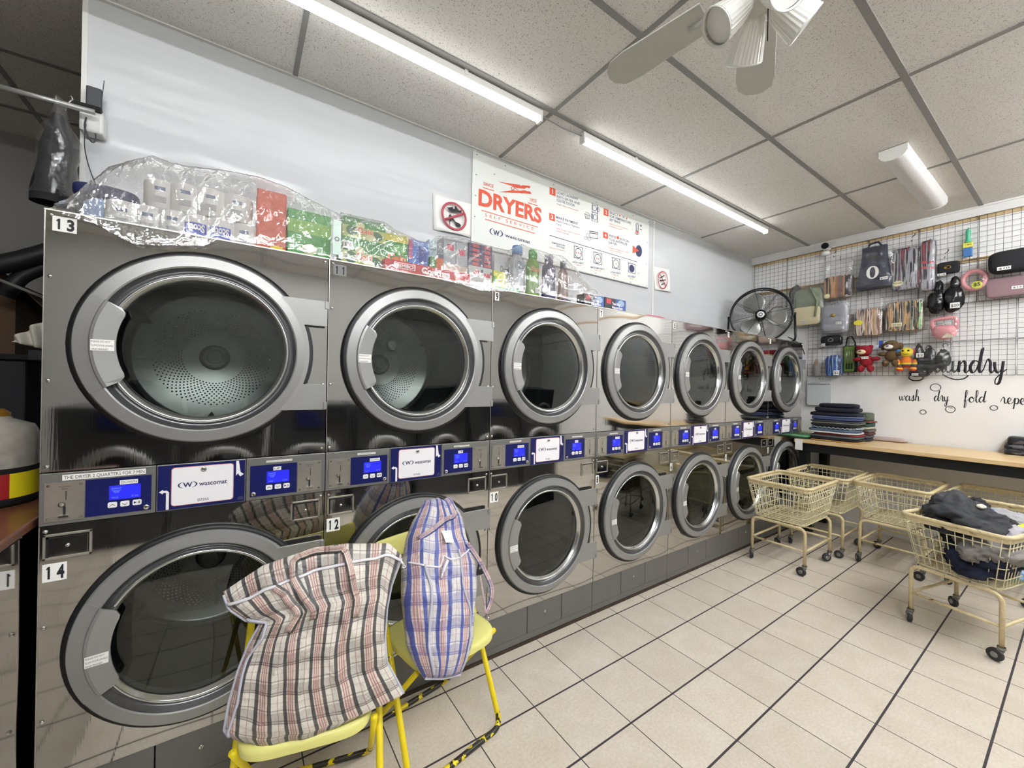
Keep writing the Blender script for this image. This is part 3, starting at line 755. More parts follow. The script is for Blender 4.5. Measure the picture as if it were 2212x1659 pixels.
# ---------------------------------------------------------------- instruction board on the dryer wall
mat('board_white', '#e4e7e2', .3)
mat('sign_red', '#d8553a', .5); mat('sign_navy', '#33355f', .5)
SY = WY-.012
def sg(px, py, y=SY): return onY(y, px, py)
def make_board():
    x0, x1, z0, z1 = 1.352, 3.352, 2.470, 3.150
    t = thing('instruction_board', 'white board reading DRYERS SELF SERVICE with four numbered steps on the wall', 'sign', ((x0+x1)/2, WY, z0))
    O = Vector(((x0+x1)/2, WY, z0))
    def L(p): return Vector(p)-O
    b = MB(); b.box2(L((x0, SY, z0)), L((x1, WY-.001, z1))); b.box2(L((x0, SY-.003, z0-.004)), L((x1, WY-.001, z0+.004)), 1); b.build('panel', ['board_white', 'tee_bar'], t)
    def S(px, py): return L(sg(px, py, SY-.0005))
    def tx(b, s, a, r, tl, m, bold=0.): b.text(s, S(*a), S(*r), S(*tl), m, .0006, bold)
    c2 = lambda x, y: (1000+x/5.183, 320+y/5.183)
    b = MB()
    tx(b, 'DRYERS', c2(172, 630), c2(878, 838), c2(176, 455), 0, .035)
    tx(b, 'SINCE', c2(228, 412), c2(342, 447), c2(230, 376), 0, .012)
    tx(b, '1955', c2(748, 597), c2(822, 613), c2(750, 558), 0, .012)
    tx(b, 'S E L F   S E R V I C E', c2(246, 762), c2(790, 918), c2(248, 728), 0, 0)
    for a, r in (((222, 435), (350, 474)), ((728, 606), (838, 642)), ((208, 690), (840, 881)), ((246, 790), (806, 951))):
        p, q_ = S(*c2(*a)), S(*c2(*r)); dz = Vector((0, 0, -.006)); b.add([p, q_, q_+dz, p+dz], [(0, 3, 2, 1)])
    b.build('heading', ['sign_red'], t)
    b = MB()
    pin = [(388, 373), (640, 412), (648, 424), (665, 414), (755, 424), (750, 450), (712, 443), (690, 455), (600, 447), (570, 430)]
    b.add([S(*c2(*p)) for p in pin], [tuple(range(len(pin)))])
    pin = [(402, 492), (560, 470), (620, 478), (690, 470), (720, 482), (752, 484), (768, 514), (640, 504)]
    b.add([S(*c2(*p)) for p in pin], [tuple(range(len(pin)))])
    b.tube([S(*c2(558+16*cos(a), 450+20*sin(a)))+Vector((0, -.002, 0)) for a in [pi*k/8 for k in range(16)]], .002, 5, True)
    b.tube([S(*c2(575, 440)), S(*c2(665, 508))], .0025, 5)
    b.build('clothespin_emblem', ['sign_red'], t)
    b = MB()
    tx(b, 'wascomat', c2(470, 990), c2(752, 1072), c2(472, 952), 0, .015)
    tx(b, 'W', c2(338, 965), c2(410, 988), c2(338, 910), 0, .04)
    for s in (1, -1):
        pts = [c2(373+s*76*cos(a), 945+46*sin(a)+s*18*cos(a)) for a in [radians(-58+116*k/10) for k in range(11)]]
        pt2 = [c2(373+s*62*cos(a), 945+44*sin(a)+s*15*cos(a)) for a in [radians(-58+116*k/10) for k in range(11)]][::-1]
        b.add([S(*p) for p in pts+pt2], [tuple(range(22))])
    b.build('logo', ['sign_navy'], t)
    # numbered steps
    steps = [((970, 435), (1037, 540), '1'), ((1575, 672), (1630, 767), '2'), ((965, 722), (1030, 823), '3'), ((1568, 932), (1624, 1020), '4')]
    for (ax, ay), (bx, by), s in steps:
        b = MB(); sk = (bx-ax)*.34
        P = [S(*c2(ax, ay)), S(*c2(bx, ay+sk)), S(*c2(bx, by)), S(*c2(ax, by-sk))]
        b.add(P, [(0, 3, 2, 1)]); 
        w_ = bx-ax; e_ = .10 if s == '1' else 0; b.text(s, S(*c2(ax+w_*(.33+e_), by-sk-12)), S(*c2(ax+w_*(.66-e_), by-sk-4)), S(*c2(ax+w_*(.34+e_), ay+22)), 1, .001, .03)
        b.build('step_number', ['sign_red', 'board_white'], t)
    b = MB()
    T = [('LOAD LAUNDRY', (1050, 508), (1292, 586), 28), ('INTO DRYER AND', (1050, 552), (1310, 637), 28), ('CLOSE DOOR', (1050, 592), (1250, 657), 28),
         ('MAKE PAYMENT', (1045, 786), (1288, 862), 28), ('SELECT', (1642, 733), (1738, 765), 26), ('OR', (1778, 776), (1812, 788), 24), ('FOR TEMPERATURE', (1642, 772), (1880, 852), 26), ('SETTINGS', (1642, 812), (1762, 848), 26),
         ('PRESS', (1635, 990), (1715, 1014), 26), ('BUTTON', (1757, 1030), (1856, 1060), 26), ('TO START/PAUSE', (1635, 1032), (1840, 1092), 26), ('DRYER', (1632, 1070), (1722, 1092), 26),
         ('TEMPERATURE', (990, 1066), (1140, 1102), 18), ('OPTIONS:', (1042, 1102), (1140, 1130), 18), ('HIGH HEAT', (1226, 1284), (1352, 1302), 20), ('MEDIUM HEAT', (1430, 1342), (1582, 1366), 20), ('LOW HEAT', (1655, 1396), (1764, 1414), 20), ('NO HEAT', (1848, 1442), (1932, 1455), 20)]
    for s, a, r, h in T: tx(b, s, c2(*a), c2(*r), c2(a[0]+1, a[1]-h), 0, .006)
    for s, a, r, h in [('Insert Coins or Payment', (1045, 820), (1302, 900), 20), ('Card', (1042, 858), (1098, 874), 20)]: tx(b, s, c2(*a), c2(*r), c2(a[0]+1, a[1]-h), 0)
    p, q_ = S(*c2(970, 972)), S(*c2(1952, 1272)); dz = Vector((0, 0, -.005)); b.add([p, q_, q_+dz, p+dz], [(0, 3, 2, 1)])
    b.build('instructions', ['sign_navy'], t)
    b = MB()
    for s, a, r, h in [('Cargar ropa y cierre la puerta', (1048, 628), (1292, 708), 14), ('Hacer el pago, insertar monedas', (1045, 902), (1308, 976), 14), ('o tarjeta de pago', (1042, 930), (1185, 970), 14), ('Seleccione la A o la V para la', (1640, 850), (1840, 912), 13),
                      ('temperatura ajuste', (1638, 876), (1780, 918), 13), ('Presione el boton para iniciar', (1632, 1118), (1855, 1176), 13), ('o pausar la secadora', (1630, 1142), (1776, 1178), 13), ('Opciones de temperatura', (968, 1116), (1140, 1156), 12),
                      ('Fuego alto', (1268, 1308), (1322, 1320), 11), ('Fuego medio', (1468, 1366), (1545, 1380), 11), ('Fuego bajo', (1676, 1418), (1742, 1432), 11), ('Sin calor', (1868, 1462), (1912, 1472), 11)]: tx(b, s, c2(*a), c2(*r), c2(a[0]+1, a[1]-h), 0)
    for pts in ([(1745, 765), (1757, 738), (1769, 772), (1757, 762)], [(1820, 770), (1833, 782), (1846, 770), (1833, 802)], [(1722, 985), (1748, 992), (1748, 1022), (1722, 1014)]):
        b.add([S(*c2(*p)) for p in pts], [tuple(range(len(pts)))[::-1]])
    b.build('spanish_lines', ['sign_red'], t)
    # pictograms
    D = Vector((0, -.001, 0)); B = [MB()]
    def ring(cx, cy, rx, ry, sk=.25, w_=.0022, m=0, n=18): B[0].tube([S(*c2(cx+rx*cos(a), cy+ry*sin(a)+rx*sk*cos(a)))+D for a in [2*pi*k/n for k in range(n)]], w_, 5, True, m, flat=.4)
    def loop(pts, w_=.0022, m=0): B[0].tube([S(*c2(*p))+D for p in pts], w_, 5, True, m)
    def line(pts, w_=.002, m=0): B[0].tube([S(*c2(*p))+D for p in pts], w_, 5, m=m)
    def disc(cx, cy, rx, ry, m, sk=.25, n=18):
        B[0].add([S(*c2(cx+rx*cos(a), cy+ry*sin(a)+rx*sk*cos(a)))+D*1.5 for a in [2*pi*k/n for k in range(n)]], [tuple(range(n))[::-1]], m)
    def done(nm): B[0].build(nm, ['sign_navy', 'sign_red'], t); B[0] = MB()
    loop([(1447, 620), (1505, 638), (1508, 832), (1445, 812)]); line([(1447, 715), (1507, 733)])
    ring(1472, 672, 24, 30); ring(1512, 690, 12, 24); ring(1478, 775, 24, 30); ring(1447, 765, 12, 24); done('dryer_pictogram')
    loop([(1360, 738), (1422, 756), (1412, 795), (1372, 783)], .0016); line([(1362, 736), (1378, 716), (1400, 724), (1420, 752)], .0012)
    for k in range(3): line([(1366, 750+k*13), (1418, 764+k*12)], .001)
    done('basket_pictogram')
    loop([(1418, 928), (1508, 944), (1508, 1016), (1420, 1000)], .003); line([(1420, 948), (1506, 962)], .003); done('card_pictogram')
    ring(1395, 978, 14, 22, w_=.0014); ring(1375, 1006, 20, 14, w_=.0014); ring(1412, 1018, 18, 14, w_=.0014); done('coins_pictogram')
    for cx, cy, s, nd in ((1292, 1175, 48, 3), (1509, 1238, 45, 2), (1714, 1296, 42, 1), (1889, 1348, 38, 0)):
        loop([(cx-s, cy-s*1.45-s*.25), (cx+s, cy-s*1.45+s*.25), (cx+s, cy+s*1.45+s*.1), (cx-s, cy+s*1.45-s*.45)], .0028)
        if nd: ring(cx, cy, s*.78, s*1.1, .2, .0026)
        else: disc(cx, cy, s*.78, s*1.1, 0, .2)
        for k in range(nd): disc(cx+(k-(nd-1)/2)*s*.46, cy+(k-(nd-1)/2)*s*.1, s*.12, s*.16, 1)
        done('heat_symbol')
    ring(1950, 948, 20, 22, w_=.0026); line([(1938, 930), (1938, 850), (1950, 838), (1962, 852), (1962, 935)], .0026)
    disc(1950, 946, 11, 14, 1); line([(1950, 940), (1950, 890)], .0018, 1); tx(B[0], '+', c2(1980, 884), c2(2003, 892), c2(1980, 846), 0, .03)
    line([(1982, 908), (2000, 914)], .003); done('thermometer_pictogram')
    disc(1968, 1152, 36, 66, 0, .15, 24)
    B[0].add([S(*c2(*p))+D*2 for p in ((1900, 1088), (1968, 1150), (1897, 1178))], [(0, 2, 1)], 1); done('button_pictogram')
    b = MB()
    for px, py in [(156, 72), (475, 197), (1015, 408), (1495, 605), (1905, 758), (2078, 830), (150, 296), (352, 292), (142, 530), (133, 765), (124, 1052), (1485, 1398), (1692, 1450), (1876, 1500), (2055, 1542), (1968, 1402), (2062, 1057), (2053, 1300)]:
        p = S(*c2(px, py)); b.lathe([(.005, 0), (.004, -.002), (0, -.003)], p, 'Y', 8)
    tag(b.build('screws', 'tee_bar', t), kind='stuff')
make_board()
def notice(pA, pB, pC, pD, label, name='notice'):
    P = [sg(*q, WY-.003) for q in (pA, pB, pC, pD)]     # tl tr br bl
    t = thing(name, label, 'sign', (P[3].x, WY, P[3].z)); O = Vector(t.location)
    b = MB(); n = 8
    def f(u, v):
        top = P[0].lerp(P[1], u); bot = P[3].lerp(P[2], u); q = bot.lerp(top, v)
        q.y -= .022*(1-v)**3*sin(pi*u)+.001
        return q-O
    b.grid(f, 8, 8); b.build('sheet', 'paper_white', t, solid=.0006)
    return t, O
mat('ban_red', '#b54a58', .5)
t, O = notice((935, 418), (1020, 441), (1018, 514), (936, 496), 'white paper notice with a crossed-out sneaker and high-heeled shoe on the wall')
def N(px, py): return sg(px, py, WY-.027)-O
b = MB(); c3 = lambda x, y: (920+x/11.855, 400+y/11.855)
def ringp(b, cx, cy, rx, ry, sk, w_, m, cc, NN):
    b.tube([NN(*cc(cx+rx*cos(a), cy+ry*sin(a)+sk*rx*cos(a))) for a in [2*pi*k/28 for k in range(28)]], w_, 6, True, m, flat=.3)
ringp(b, 722, 795, 300, 330, .32, .008, 0, c3, N)
b.tube([N(*c3(470, 885)), N(*c3(985, 725))], .008, 6, m=0, flat=.3)
sh = [(537, 560), (575, 572), (690, 556), (700, 610), (740, 600), (738, 548), (775, 532), (795, 590), (850, 650), (912, 640), (912, 705), (870, 715), (740, 690), (680, 690), (600, 650)]
b.add([N(*c3(*p)) for p in sh], [tuple(range(len(sh)))[::-1]], 1)
sh = [(585, 800), (615, 725), (660, 790), (700, 850), (760, 935), (850, 975), (903, 1025), (880, 1072), (830, 1078), (780, 1050), (740, 960), (690, 905), (645, 895), (622, 940), (618, 1025), (604, 1025), (600, 900)]
b.add([N(*c3(*p)) for p in sh], [tuple(range(len(sh)))[::-1]], 1)
b.build('prohibition_emblem', ['ban_red', 'black_ink'], t)
t, O = notice((1412, 575), (1447, 583), (1449, 632), (1414, 626), 'small white paper notice with a red prohibition ring beside the instruction board')
c4 = lambda x, y: (1380+x/8.73, 540+y/8.73)
b = MB(); ringp(b, 453, 566, 88, 160, .1, .006, 0, c4, N)
b.tube([N(*c4(395, 450)), N(*c4(512, 685))], .006, 6, m=0, flat=.3)
for a, c in (((430, 520), (475, 480)), ((400, 580), (500, 565)), ((430, 655), (480, 630)), ((405, 525), (440, 500))): b.tube([N(*c4(*a)), N(*c4(*c))], .005, 5, m=1)
b.build('prohibition_emblem', ['ban_red', 'black_ink'], t)

# ---------------------------------------------------------------- router, rod and hanging garment by the dark room
mat('router_white', '#d5d6d2', .4); mat('router_dark', '#3c3d40', .5)
t = thing('router', 'white wall box with dark grey router tied on it, near the clothes rod', 'router', tuple(onY(WY, 205, 275)))
O = Vector(t.location)
b = MB(); b.box2((-.035, -.07, -.055), (.04, -.002, .045)); b.build('wall_box', 'router_white', t, bevel=.01)
b = MB(); b.box2((-.02, -.05, .045), (.03, -.03, .155)); b.build('modem', 'router_dark', t, bevel=.006)
b = MB(); b.tube([(.028, -.04, .10), (.035, -.04, .20)], .0015, 6); b.build('antenna', 'router_dark', t)
b = MB(); b.tube(fillet([(-.01, -.075, .0), (-.015, -.085, -.05), (.01, -.075, -.11), (.02, -.06, -.07), (.0, -.06, .01)], .03), .003, 6)
b.tube(fillet([(-.01, -.08, -.03), (-.022, -.05, -.12), (-.01, -.02, -.2), (.01, -.02, -.26)], .05), .002, 6); b.build('cable', 'router_dark', t)
b = MB(); b.box2((-.045, -.085, .035), (.035, -.055, .055)); b.build('strap', 'dark_hole', t)
a, c = onY(2.42, -60, 172), onY(2.42, 205, 243)
b = MB(); b.tube([a, c], .011, 12); rod = b.build('clothes_rod', mat('rod_grey', '#a5a5a2', .3, .6)); tag(rod, 'grey metal clothes rod running from the wall end into the dark room', 'rod')
t = thing('hanging_garment', 'black garment in a clear plastic cover hanging from the grey rod', 'clothing', tuple(onY(2.44, 148, 225)))
mat('black_cloth', '#15161a', .8)
b = MB()
def f(u, v):
    h = -.02-.36*v; wdt = lerp(.022, .05, sm(v*2.2))*(1+.1*sin(v*9)); a = 2*pi*u
    return Vector((-.022-.03*v+cos(a)*wdt, sin(a)*.05, -.05+h*1.0))
b.grid(f, 20, 14, closeu=True); b.build('garment', 'black_cloth', t)
b = MB()
def f(u, v):
    wdt = lerp(.008, .062, sm(v*2.)); a = 2*pi*u; k = 1+.22*noise.noise(Vector((cos(a)*2, sin(a)*2, v*7)))
    return Vector((-.018-.02*v+cos(a)*wdt*k, sin(a)*.06*k, -.002-.40*v))
b.grid(f, 26, 24, closeu=True); b.build('plastic_cover', 'plastic_pack', t)
b = MB(); b.tube([(0, 0, .03), (.008, 0, .036), (.012, 0, .025), (0, 0, .005), (-.01, 0, -.03)], .0025, 6); b.build('hanger_hook', 'chrome', t)

# dark room clutter
mat('cab_dark', '#1e1f24', .7); mat('cardboard', '#54402e', .85); mat('hose_black', '#1c1c1f', .45)
p0 = onY(3.3, 0, 780); p1 = onY(3.3, 56, 780)
zt = onY(3.3, 30, 765).z
b = MB(); b.box2((p0.x-.6, 3.3, 0), (p1.x, 3.95, zt-.03)); tag(b.build('storage_cabinet', 'cab_dark', bevel=.01), 'dark cabinet in the dim room beyond the first dryer', 'cabinet')
b = MB(); b.box2((p0.x-.62, 3.27, zt-.03), (p1.x+.03, 3.97, zt)); tag(b.build('cabinet_top', 'dark_hole', bevel=.004), 'thin black board lying on the dark cabinet in the dim room', 'board')
q0 = onY(3.4, 33, 700).x; zb = onY(3.4, 30, 612).z
t = thing('cardboard_box', 'open brown cardboard box on the dark cabinet in the dim room', 'box', (q0-.3, 3.6, zt))
b = MB(); b.box2((-.3, -.2, 0), (.3, .2, zb-zt)); b.build('carton', 'cardboard', t)
b = MB(); b.add([(.3, -.2, zb-zt), (.3, .2, zb-zt), (.40, .2, zb-zt-.12), (.40, -.2, zb-zt-.12), (.305, -.2, zb-zt), (.305, .2, zb-zt), (.405, .2, zb-zt-.12), (.405, -.2, zb-zt-.12)], [(0, 1, 2, 3), (7, 6, 5, 4), (0, 3, 7, 4), (2, 1, 5, 6), (3, 2, 6, 7)])
b.add([(-.3, -.2, zb-zt), (.3, -.2, zb-zt), (.3, -.36, zb-zt+.04), (-.3, -.36, zb-zt+.04)], [(0, 1, 2, 3)]); b.build('box_flap', 'cardboard', t)
b = MB()
pts = [onY(3.2, -60, 582), onY(3.2, 0, 572), onY(3.2, 45, 562), onY(3.2, 95, 548), onY(3.2, 150, 530), onY(3.2, 220, 500)]
pp = []; 
for i in range(len(pts)-1):
    for k in range(14): pp.append(pts[i].lerp(pts[i+1], k/14))
b.tube(pp, [.046+.0025*(k % 2) for k in range(len(pp))], 14); tag(b.build('corrugated_hose', 'hose_black'), 'upper black corrugated hose crossing the dim room above the cardboard box', 'hose')
b = MB(); b.tube(fillet([onY(3.24, 10, 640), onY(3.24, 40, 600), onY(3.24, 80, 582), onY(3.24, 220, 545)], .05), .036, 14); tag(b.build('corrugated_hose', 'hose_black'), 'lower smooth black hose under the corrugated one in the dim room', 'hose')
b = MB(); b.tube([onY(3.1, -20, 597), onY(3.1, 100, 645)], .008, 8); tag(b.build('wall_rail', mat('rail_grey', '#6f6b66', .5)), 'thin grey rail slanting down behind the first dryer', 'rail')
b = MB()
def f(u, v):
    p = onY(2.9, lerp(25, 98, u), lerp(lerp(738, 755, u), lerp(732, 688, u), v)); p.y += .03*sin(u*14+v*2); return p
b.grid(f, 20, 6); tag(b.build('fluted_cloth', mat('cloth_white', '#d8d3c6', .8), solid=.002), 'white fluted cloth with small blue squares poking out behind the first dryer', 'cloth')

zs = onY(2.9, 70, 756).z; xs = onY(2.9, 64, 760).x
t = thing('side_shelf', 'small dark shelf under the white fluted cloth behind the first dryer', 'shelf', (xs, 2.9, 0))
b = MB(); b.box2((0, -.02, zs-.05), (.22, .12, zs)); b.build('shelf_board', 'cab_dark', t, bevel=.004)
b = MB(); b.box2((.16, .04, 0), (.20, .08, zs-.05)); b.build('leg', 'cab_dark', t)
# ---------------------------------------------------------------- counter at the near left corner with a big jar
mat('wood_dark', '#6b4230', .3, vary=.2, vscale=12)
CX = -.517; CZ = 1.042
t = thing('steel_counter', 'low steel-sided cabinet with a worn reddish wood top beside the first dryer', 'cabinet', (-.95, 1.5, 0))
b = MB(); b.box2((-.4, -.62, 0), (-.95*-1+CX, .75, CZ-.028)); b.build('body', 'steel', t, bevel=.004)
b = MB(); b.box2((-.42, -.64, CZ-.028), (.95+CX+.004, .76, CZ)); b.build('wood_top', 'wood_dark', t, bevel=.006)
t = thing('food_jar', 'big clear plastic jar with a red handle and red and yellow label on the counter', 'jar', (-.70, 2.12, CZ))
mat('jar_plastic', '#9a958c', .15, trans=.0, vary=.15, vscale=30); mat('lbl_red', '#9c1f22', .4); mat('lbl_yellow', '#e2d21f', .4); mat('handle_red', '#d2232a', .3)
b = MB(); b.lathe([(0, 0), (.10, 0), (.112, .01), (.112, .030)], (0, 0, 0), 'Z', 40, 1); b.lathe([(.112, .13), (.112, .24), (.10, .27), (.05, .292), (.045, .30)], (0, 0, 0), 'Z', 40, 0); b.lathe([(.112, .11), (.1125, .13)], (0, 0, 0), 'Z', 40, 1); b.build('jar_body', ['jar_plastic', 'dark_hole'], t)
b = MB(); a0 = radians(-125); b.lathe([(.1132, .03), (.1132, .112)], (0, 0, 0), 'Z', 40, 0, arc=(a0, a0+radians(75))); b.lathe([(.1128, .03), (.1128, .112)], (0, 0, 0), 'Z', 48, 1)
for k in range(5): b.lathe([(.1136, .045+.012*k), (.1136, .052+.012*k)], (0, 0, 0), 'Z', 8, 2, arc=(a0+.02, a0+.32))
b.build('label', ['lbl_red', 'lbl_yellow', 'paper_white'], t)
b = MB(); b.lathe([(.045, .292), (.045, .312), (.03, .325), (0, .325)], (0, 0, 0), 'Z', 24); b.build('lid', mat('lid_gold', '#a57a2c', .35, .5), t)
b = MB(); M_a = Matrix.Rotation(radians(-112), 4, 'Z')
b.tube(fillet([(.122, 0, .135), (.122, 0, .255)], .02), .017, 10, M=M_a, flat=.6); b.tube(fillet([(.122, 0, .145), (.128, .058, .15), (.128, .058, .24), (.122, 0, .25)], .02), .008, 10, M=M_a); b.build('handle', 'handle_red', t)
b = MB()
for k in range(4):
    def f(u, v, k=k): return Vector((-.93+.2*u+.03*k, 1.95+.25*v-.05*k, CZ+.25+.012*k+.02*sin(u*5+k)+.03*v))
for k in range(3): b.add([(-.98+.05*k, 1.9, CZ+.002+.003*k), (-.80+.03*k, 1.86, CZ+.002+.003*k), (-.79+.03*k, 2.0, CZ+.002+.003*k), (-.97, 2.05, CZ+.002+.003*k)], [(0, 1, 2, 3)])
tag(b.build('loose_papers', 'paper_white', solid=.001), 'white loose papers on the wood top of the near counter', 'paper', kind='stuff')

# ---------------------------------------------------------------- folding chairs
mat('seat_yellow', '#e3df86', .4, vary=.05, vscale=6)
def make_chair():
    root = empty('folding_chair')
    def U(pts, r, mt, name, n=12): b = MB(); b.tube(fillet(pts, .045, 6), r, n); return b.build(name, mt, root)
    H = .215
    U([(-H+.01, .165, .79), (-H, -.185, .012), (H, -.185, .012), (H-.01, .165, .79)], .0115, 'chipped_yellow', 'front_frame')
    U([(-H+.025, -.16, .425), (-H+.025, .19, .012), (H-.025, .19, .012), (H-.025, -.16, .425)], .0105, 'chipped_yellow', 'rear_frame')
    b = MB()
    def pt(a):
        x = sgnp(cos(a), .42); y = sgnp(sin(a), .42); w_ = .185+.015*max(0, y); return (x*w_, -.035+y*.170)
    n = 48; ring = [pt(2*pi*i/n) for i in range(n)]
    prof = [(1., -.030), (1.01, -.012), (1., .0), (.93, .004), (.6, -.003), (.0, -.006)]
    vs = [(p[0]*k, -.035+(p[1]+.035)*k, .452+h-.02*max(0, -(p[1]+.035)*k/.17-.6)) for k, h in prof for p in ring]
    b.add(vs, [(i*n+j, i*n+(j+1) % n, (i+1)*n+(j+1) % n, (i+1)*n+j) for i in range(5) for j in range(n)], 0, None, True)
    b.add([(p[0]*.98, -.035+(p[1]+.035)*.98, .424) for p in ring], [tuple(range(n))[::-1]])
    b.build('seat', 'seat_yellow', root)
    b = MB()
    def f(u, v):
        a = 2*pi*v; x = (u-.5)*.43; e = 1-max(0, abs(u-.5)*2-.86)/.14*.35
        return Vector((x, .172+.030*(1-(2*u-1)**2)+cos(a)*.009, .755+sgnp(sin(a), .6)*.048*e))
    b.grid(f, 24, 14); b.add([f(0, k/14) for k in range(14)], [tuple(range(14))]); b.add([f(1, k/14) for k in range(14)], [tuple(range(14))[::-1]])
    b.build('backrest', 'seat_yellow', root)
    for s in (-1, 1):
        b = MB(); b.tube([(s*(H-.008), .158, .775), (s*(H-.004), .122, .69)], .0155, 12); b.build('tube_sleeve', 'seat_yellow', root)
        b = MB(); b.tube([(s*(H+.012), -.008, .42), (s*(H-.04), -.008, .42)], .005, 8); b.build('pivot_bolt', 'chrome', root)
    return root
ch1 = make_chair(); ch1.location = (.222, 1.475, 0); ch1.rotation_euler = (0, 0, radians(-14))
tag(ch1, 'yellow metal folding chair under the black and red plaid bag', 'chair', 'yellow folding chairs')
ch2 = copy_tree(ch1); ch2.location = (.705, 1.57, 0); ch2.rotation_euler = (0, 0, radians(10))
tag(ch2, 'yellow metal folding chair under the blue plaid bag', 'chair', 'yellow folding chairs')

# ---------------------------------------------------------------- plaid bags
def onP(p0, n, px, py):
    d = _ray(px, py); return EYE + d*((Vector(p0)-EYE).dot(n)/d.dot(n))
def poly_at(pts, t):
    L = [0]
    for a, c in zip(pts, pts[1:]): L.append(L[-1]+math.hypot(c[0]-a[0], c[1]-a[1]))
    s = t*L[-1]
    for i in range(len(pts)-1):
        if s <= L[i+1]+1e-9:
            k = (s-L[i])/(L[i+1]-L[i]); return (lerp(pts[i][0], pts[i+1][0], k), lerp(pts[i][1], pts[i+1][1], k))
    return pts[-1]
def make_bag(name, label, mt, P0, Nn, left, right, bottom, top, puff, back, seed, size, crease, group, skew=0.):
    """left/right run bottom to top, bottom/top run left to right; all measured on the leaning plane of the bag"""
    Nn = Vector(Nn).normalized()
    def cp(u, v):
        l, r, bo, to = poly_at(left, v), poly_at(right, v), poly_at(bottom, u), poly_at(top, u)
        c00, c10, c01, c11 = bottom[0], bottom[-1], top[0], top[-1]
        return [(1-u)*l[k]+u*r[k]+(1-v)*bo[k]+v*to[k]-((1-u)*(1-v)*c00[k]+u*(1-v)*c10[k]+(1-u)*v*c01[k]+u*v*c11[k]) for k in (0, 1)]
    mid = onP(P0, Nn, *cp(.5, 0)); O = Vector((mid.x, mid.y, mid.z))
    t = thing(name, label, 'bag', tuple(O), 0, group)
    def P(u, v, s, off=0.):
        p = onP(P0, Nn, *cp(u, v))
        E = (max(0, sin(pi*u))*max(0, sin(pi*v)))**.42
        q = Vector((p.x*7+seed, p.y*7, p.z*6))
        wr = (1-abs(noise.noise(q*1.0))*2.6)*.5+.35*(1-abs(noise.noise(q*2.3))*2.4)
        wr += .6*(1-abs(noise.noise(Vector((u*crease[0]+seed, v*crease[1], 3.))))*3)
        d = (puff if s > 0 else back)*E*s + (.013*wr*min(1, E*1.5))*s
        return p+Nn*(d+off)-O
    NU, NV = 70, 80
    b = MB()
    uvf = lambda u, v: (u*size[0]+skew*v+.012*noise.noise(Vector((u*3, v*4, seed))), v*size[1]+.01*noise.noise(Vector((u*4, v*3, seed+5))))
    b.grid(lambda u, v: P(u, v, 1), NU, NV, 0, uvf=uvf)
    b.grid(lambda u, v: P(1-u, v, -1), NU, NV, 0, uvf=uvf)
    b.build('body', mt, t)
    return t, P, O
mat('piping', '#b9bac6', .5); mat('zip_white', '#e2e0e6', .4)
c5 = lambda x, y: (440+x/2.68, 1040+y/2.68)
n1 = Vector((-.24, -.97, .14)).normalized(); p1 = (.20, 1.30, .47)
left = [c5(160, 1490), c5(122, 1430), c5(150, 1270), c5(205, 1080), c5(265, 930), c5(335, 810), c5(250, 800), c5(150, 735), c5(112, 640)]
right = [c5(1070, 1250), c5(1160, 1222), c5(1060, 1040), c5(1050, 900), c5(1062, 730), c5(1088, 600), c5(1150, 430)]
top = [c5(112, 640), c5(215, 570), c5(340, 488), c5(520, 425), c5(640, 385), c5(830, 362), c5(1075, 358), c5(1150, 430)]
bottom = [c5(160, 1490), c5(350, 1535), c5(650, 1462), c5(900, 1345), c5(1070, 1250)]
bag1, PB, OB = make_bag('plaid_bag', 'large black and red plaid woven bag standing on the nearer yellow chair', 'plaid_black', p1, n1, left, right, bottom, top, .055, .16, 2.7, (.52, .50), (5, 3), 'plaid woven laundry bags', .03)
def tubeon(P, pts, r, n=6, off=.004, N_=40):
    out = []
    for i in range(N_+1):
        u, v = poly_at(pts, i/N_); out.append(P(u, v, 1, off))
    return out
b = MB(); b.tube(tubeon(PB, [(0.0, .93), (.15, .90), (.5, .90), (.85, .93), (.995, .97)], .004), .0045, 6); b.build('zip_line', 'zip_white', bag1)
b = MB(); b.tube(tubeon(PB, [(.02, .04), (.06, .25), (.04, .5), (.10, .62), (.03, .80)], .004), .004, 6); b.tube(tubeon(PB, [(.0, .985), (.002, .5), (.0, .02)], .004), .004, 6); b.tube(tubeon(PB, [(1, .985), (1, .5), (1, .02), (.9, .0), (.5, .0)], .004), .0035, 6); b.build('piping', 'piping', bag1)
def strap(P, pts, w_, mt, parent, rise=.012, N_=30):
    b = MB(); vs = []; uv = {}
    C = [P(*poly_at(pts, i/N_), 1, .004+rise*sin(pi*i/N_)) for i in range(N_+1)]
    for i, c in enumerate(C):
        tdir = (C[min(i+1, N_)]-C[max(i-1, 0)]).normalized(); s = tdir.cross(Vector((0, -1, 0))).normalized()
        vs += [c-s*w_/2, c-s*w_*.17, c+s*w_*.17, c+s*w_/2]
        for k in range(4): uv[i*4+k] = (.015+.0125*k, i*.01)
    b.add(vs, [(i*4+k, i*4+k+1, i*4+k+5, i*4+k+4) for i in range(N_) for k in range(3)], 0, None, True); b.uv = uv
    return b.build('handle_strap', mt, parent, solid=.003)
strap(PB, [(.46, .66), (.44, .8), (.41, .92), (.42, .99), (.55, .995), (.68, .99), (.72, .9), (.74, .75), (.75, .62)], .022, 'plaid_black', bag1)
strap(PB, [(.30, .62), (.35, .74), (.34, .85), (.30, .9)], .022, 'plaid_black', bag1, .006)
b = MB(); q = PB(.995, .97, 1, .003); b.tube([q, q+Vector((.010, -.004, -.016))], .004, 6); b.lathe([(.006, 0), (.0025, .001)], q+Vector((.012, -.006, -.022)), 'Y', 10); b.build('zip_pull', 'zip_white', bag1)
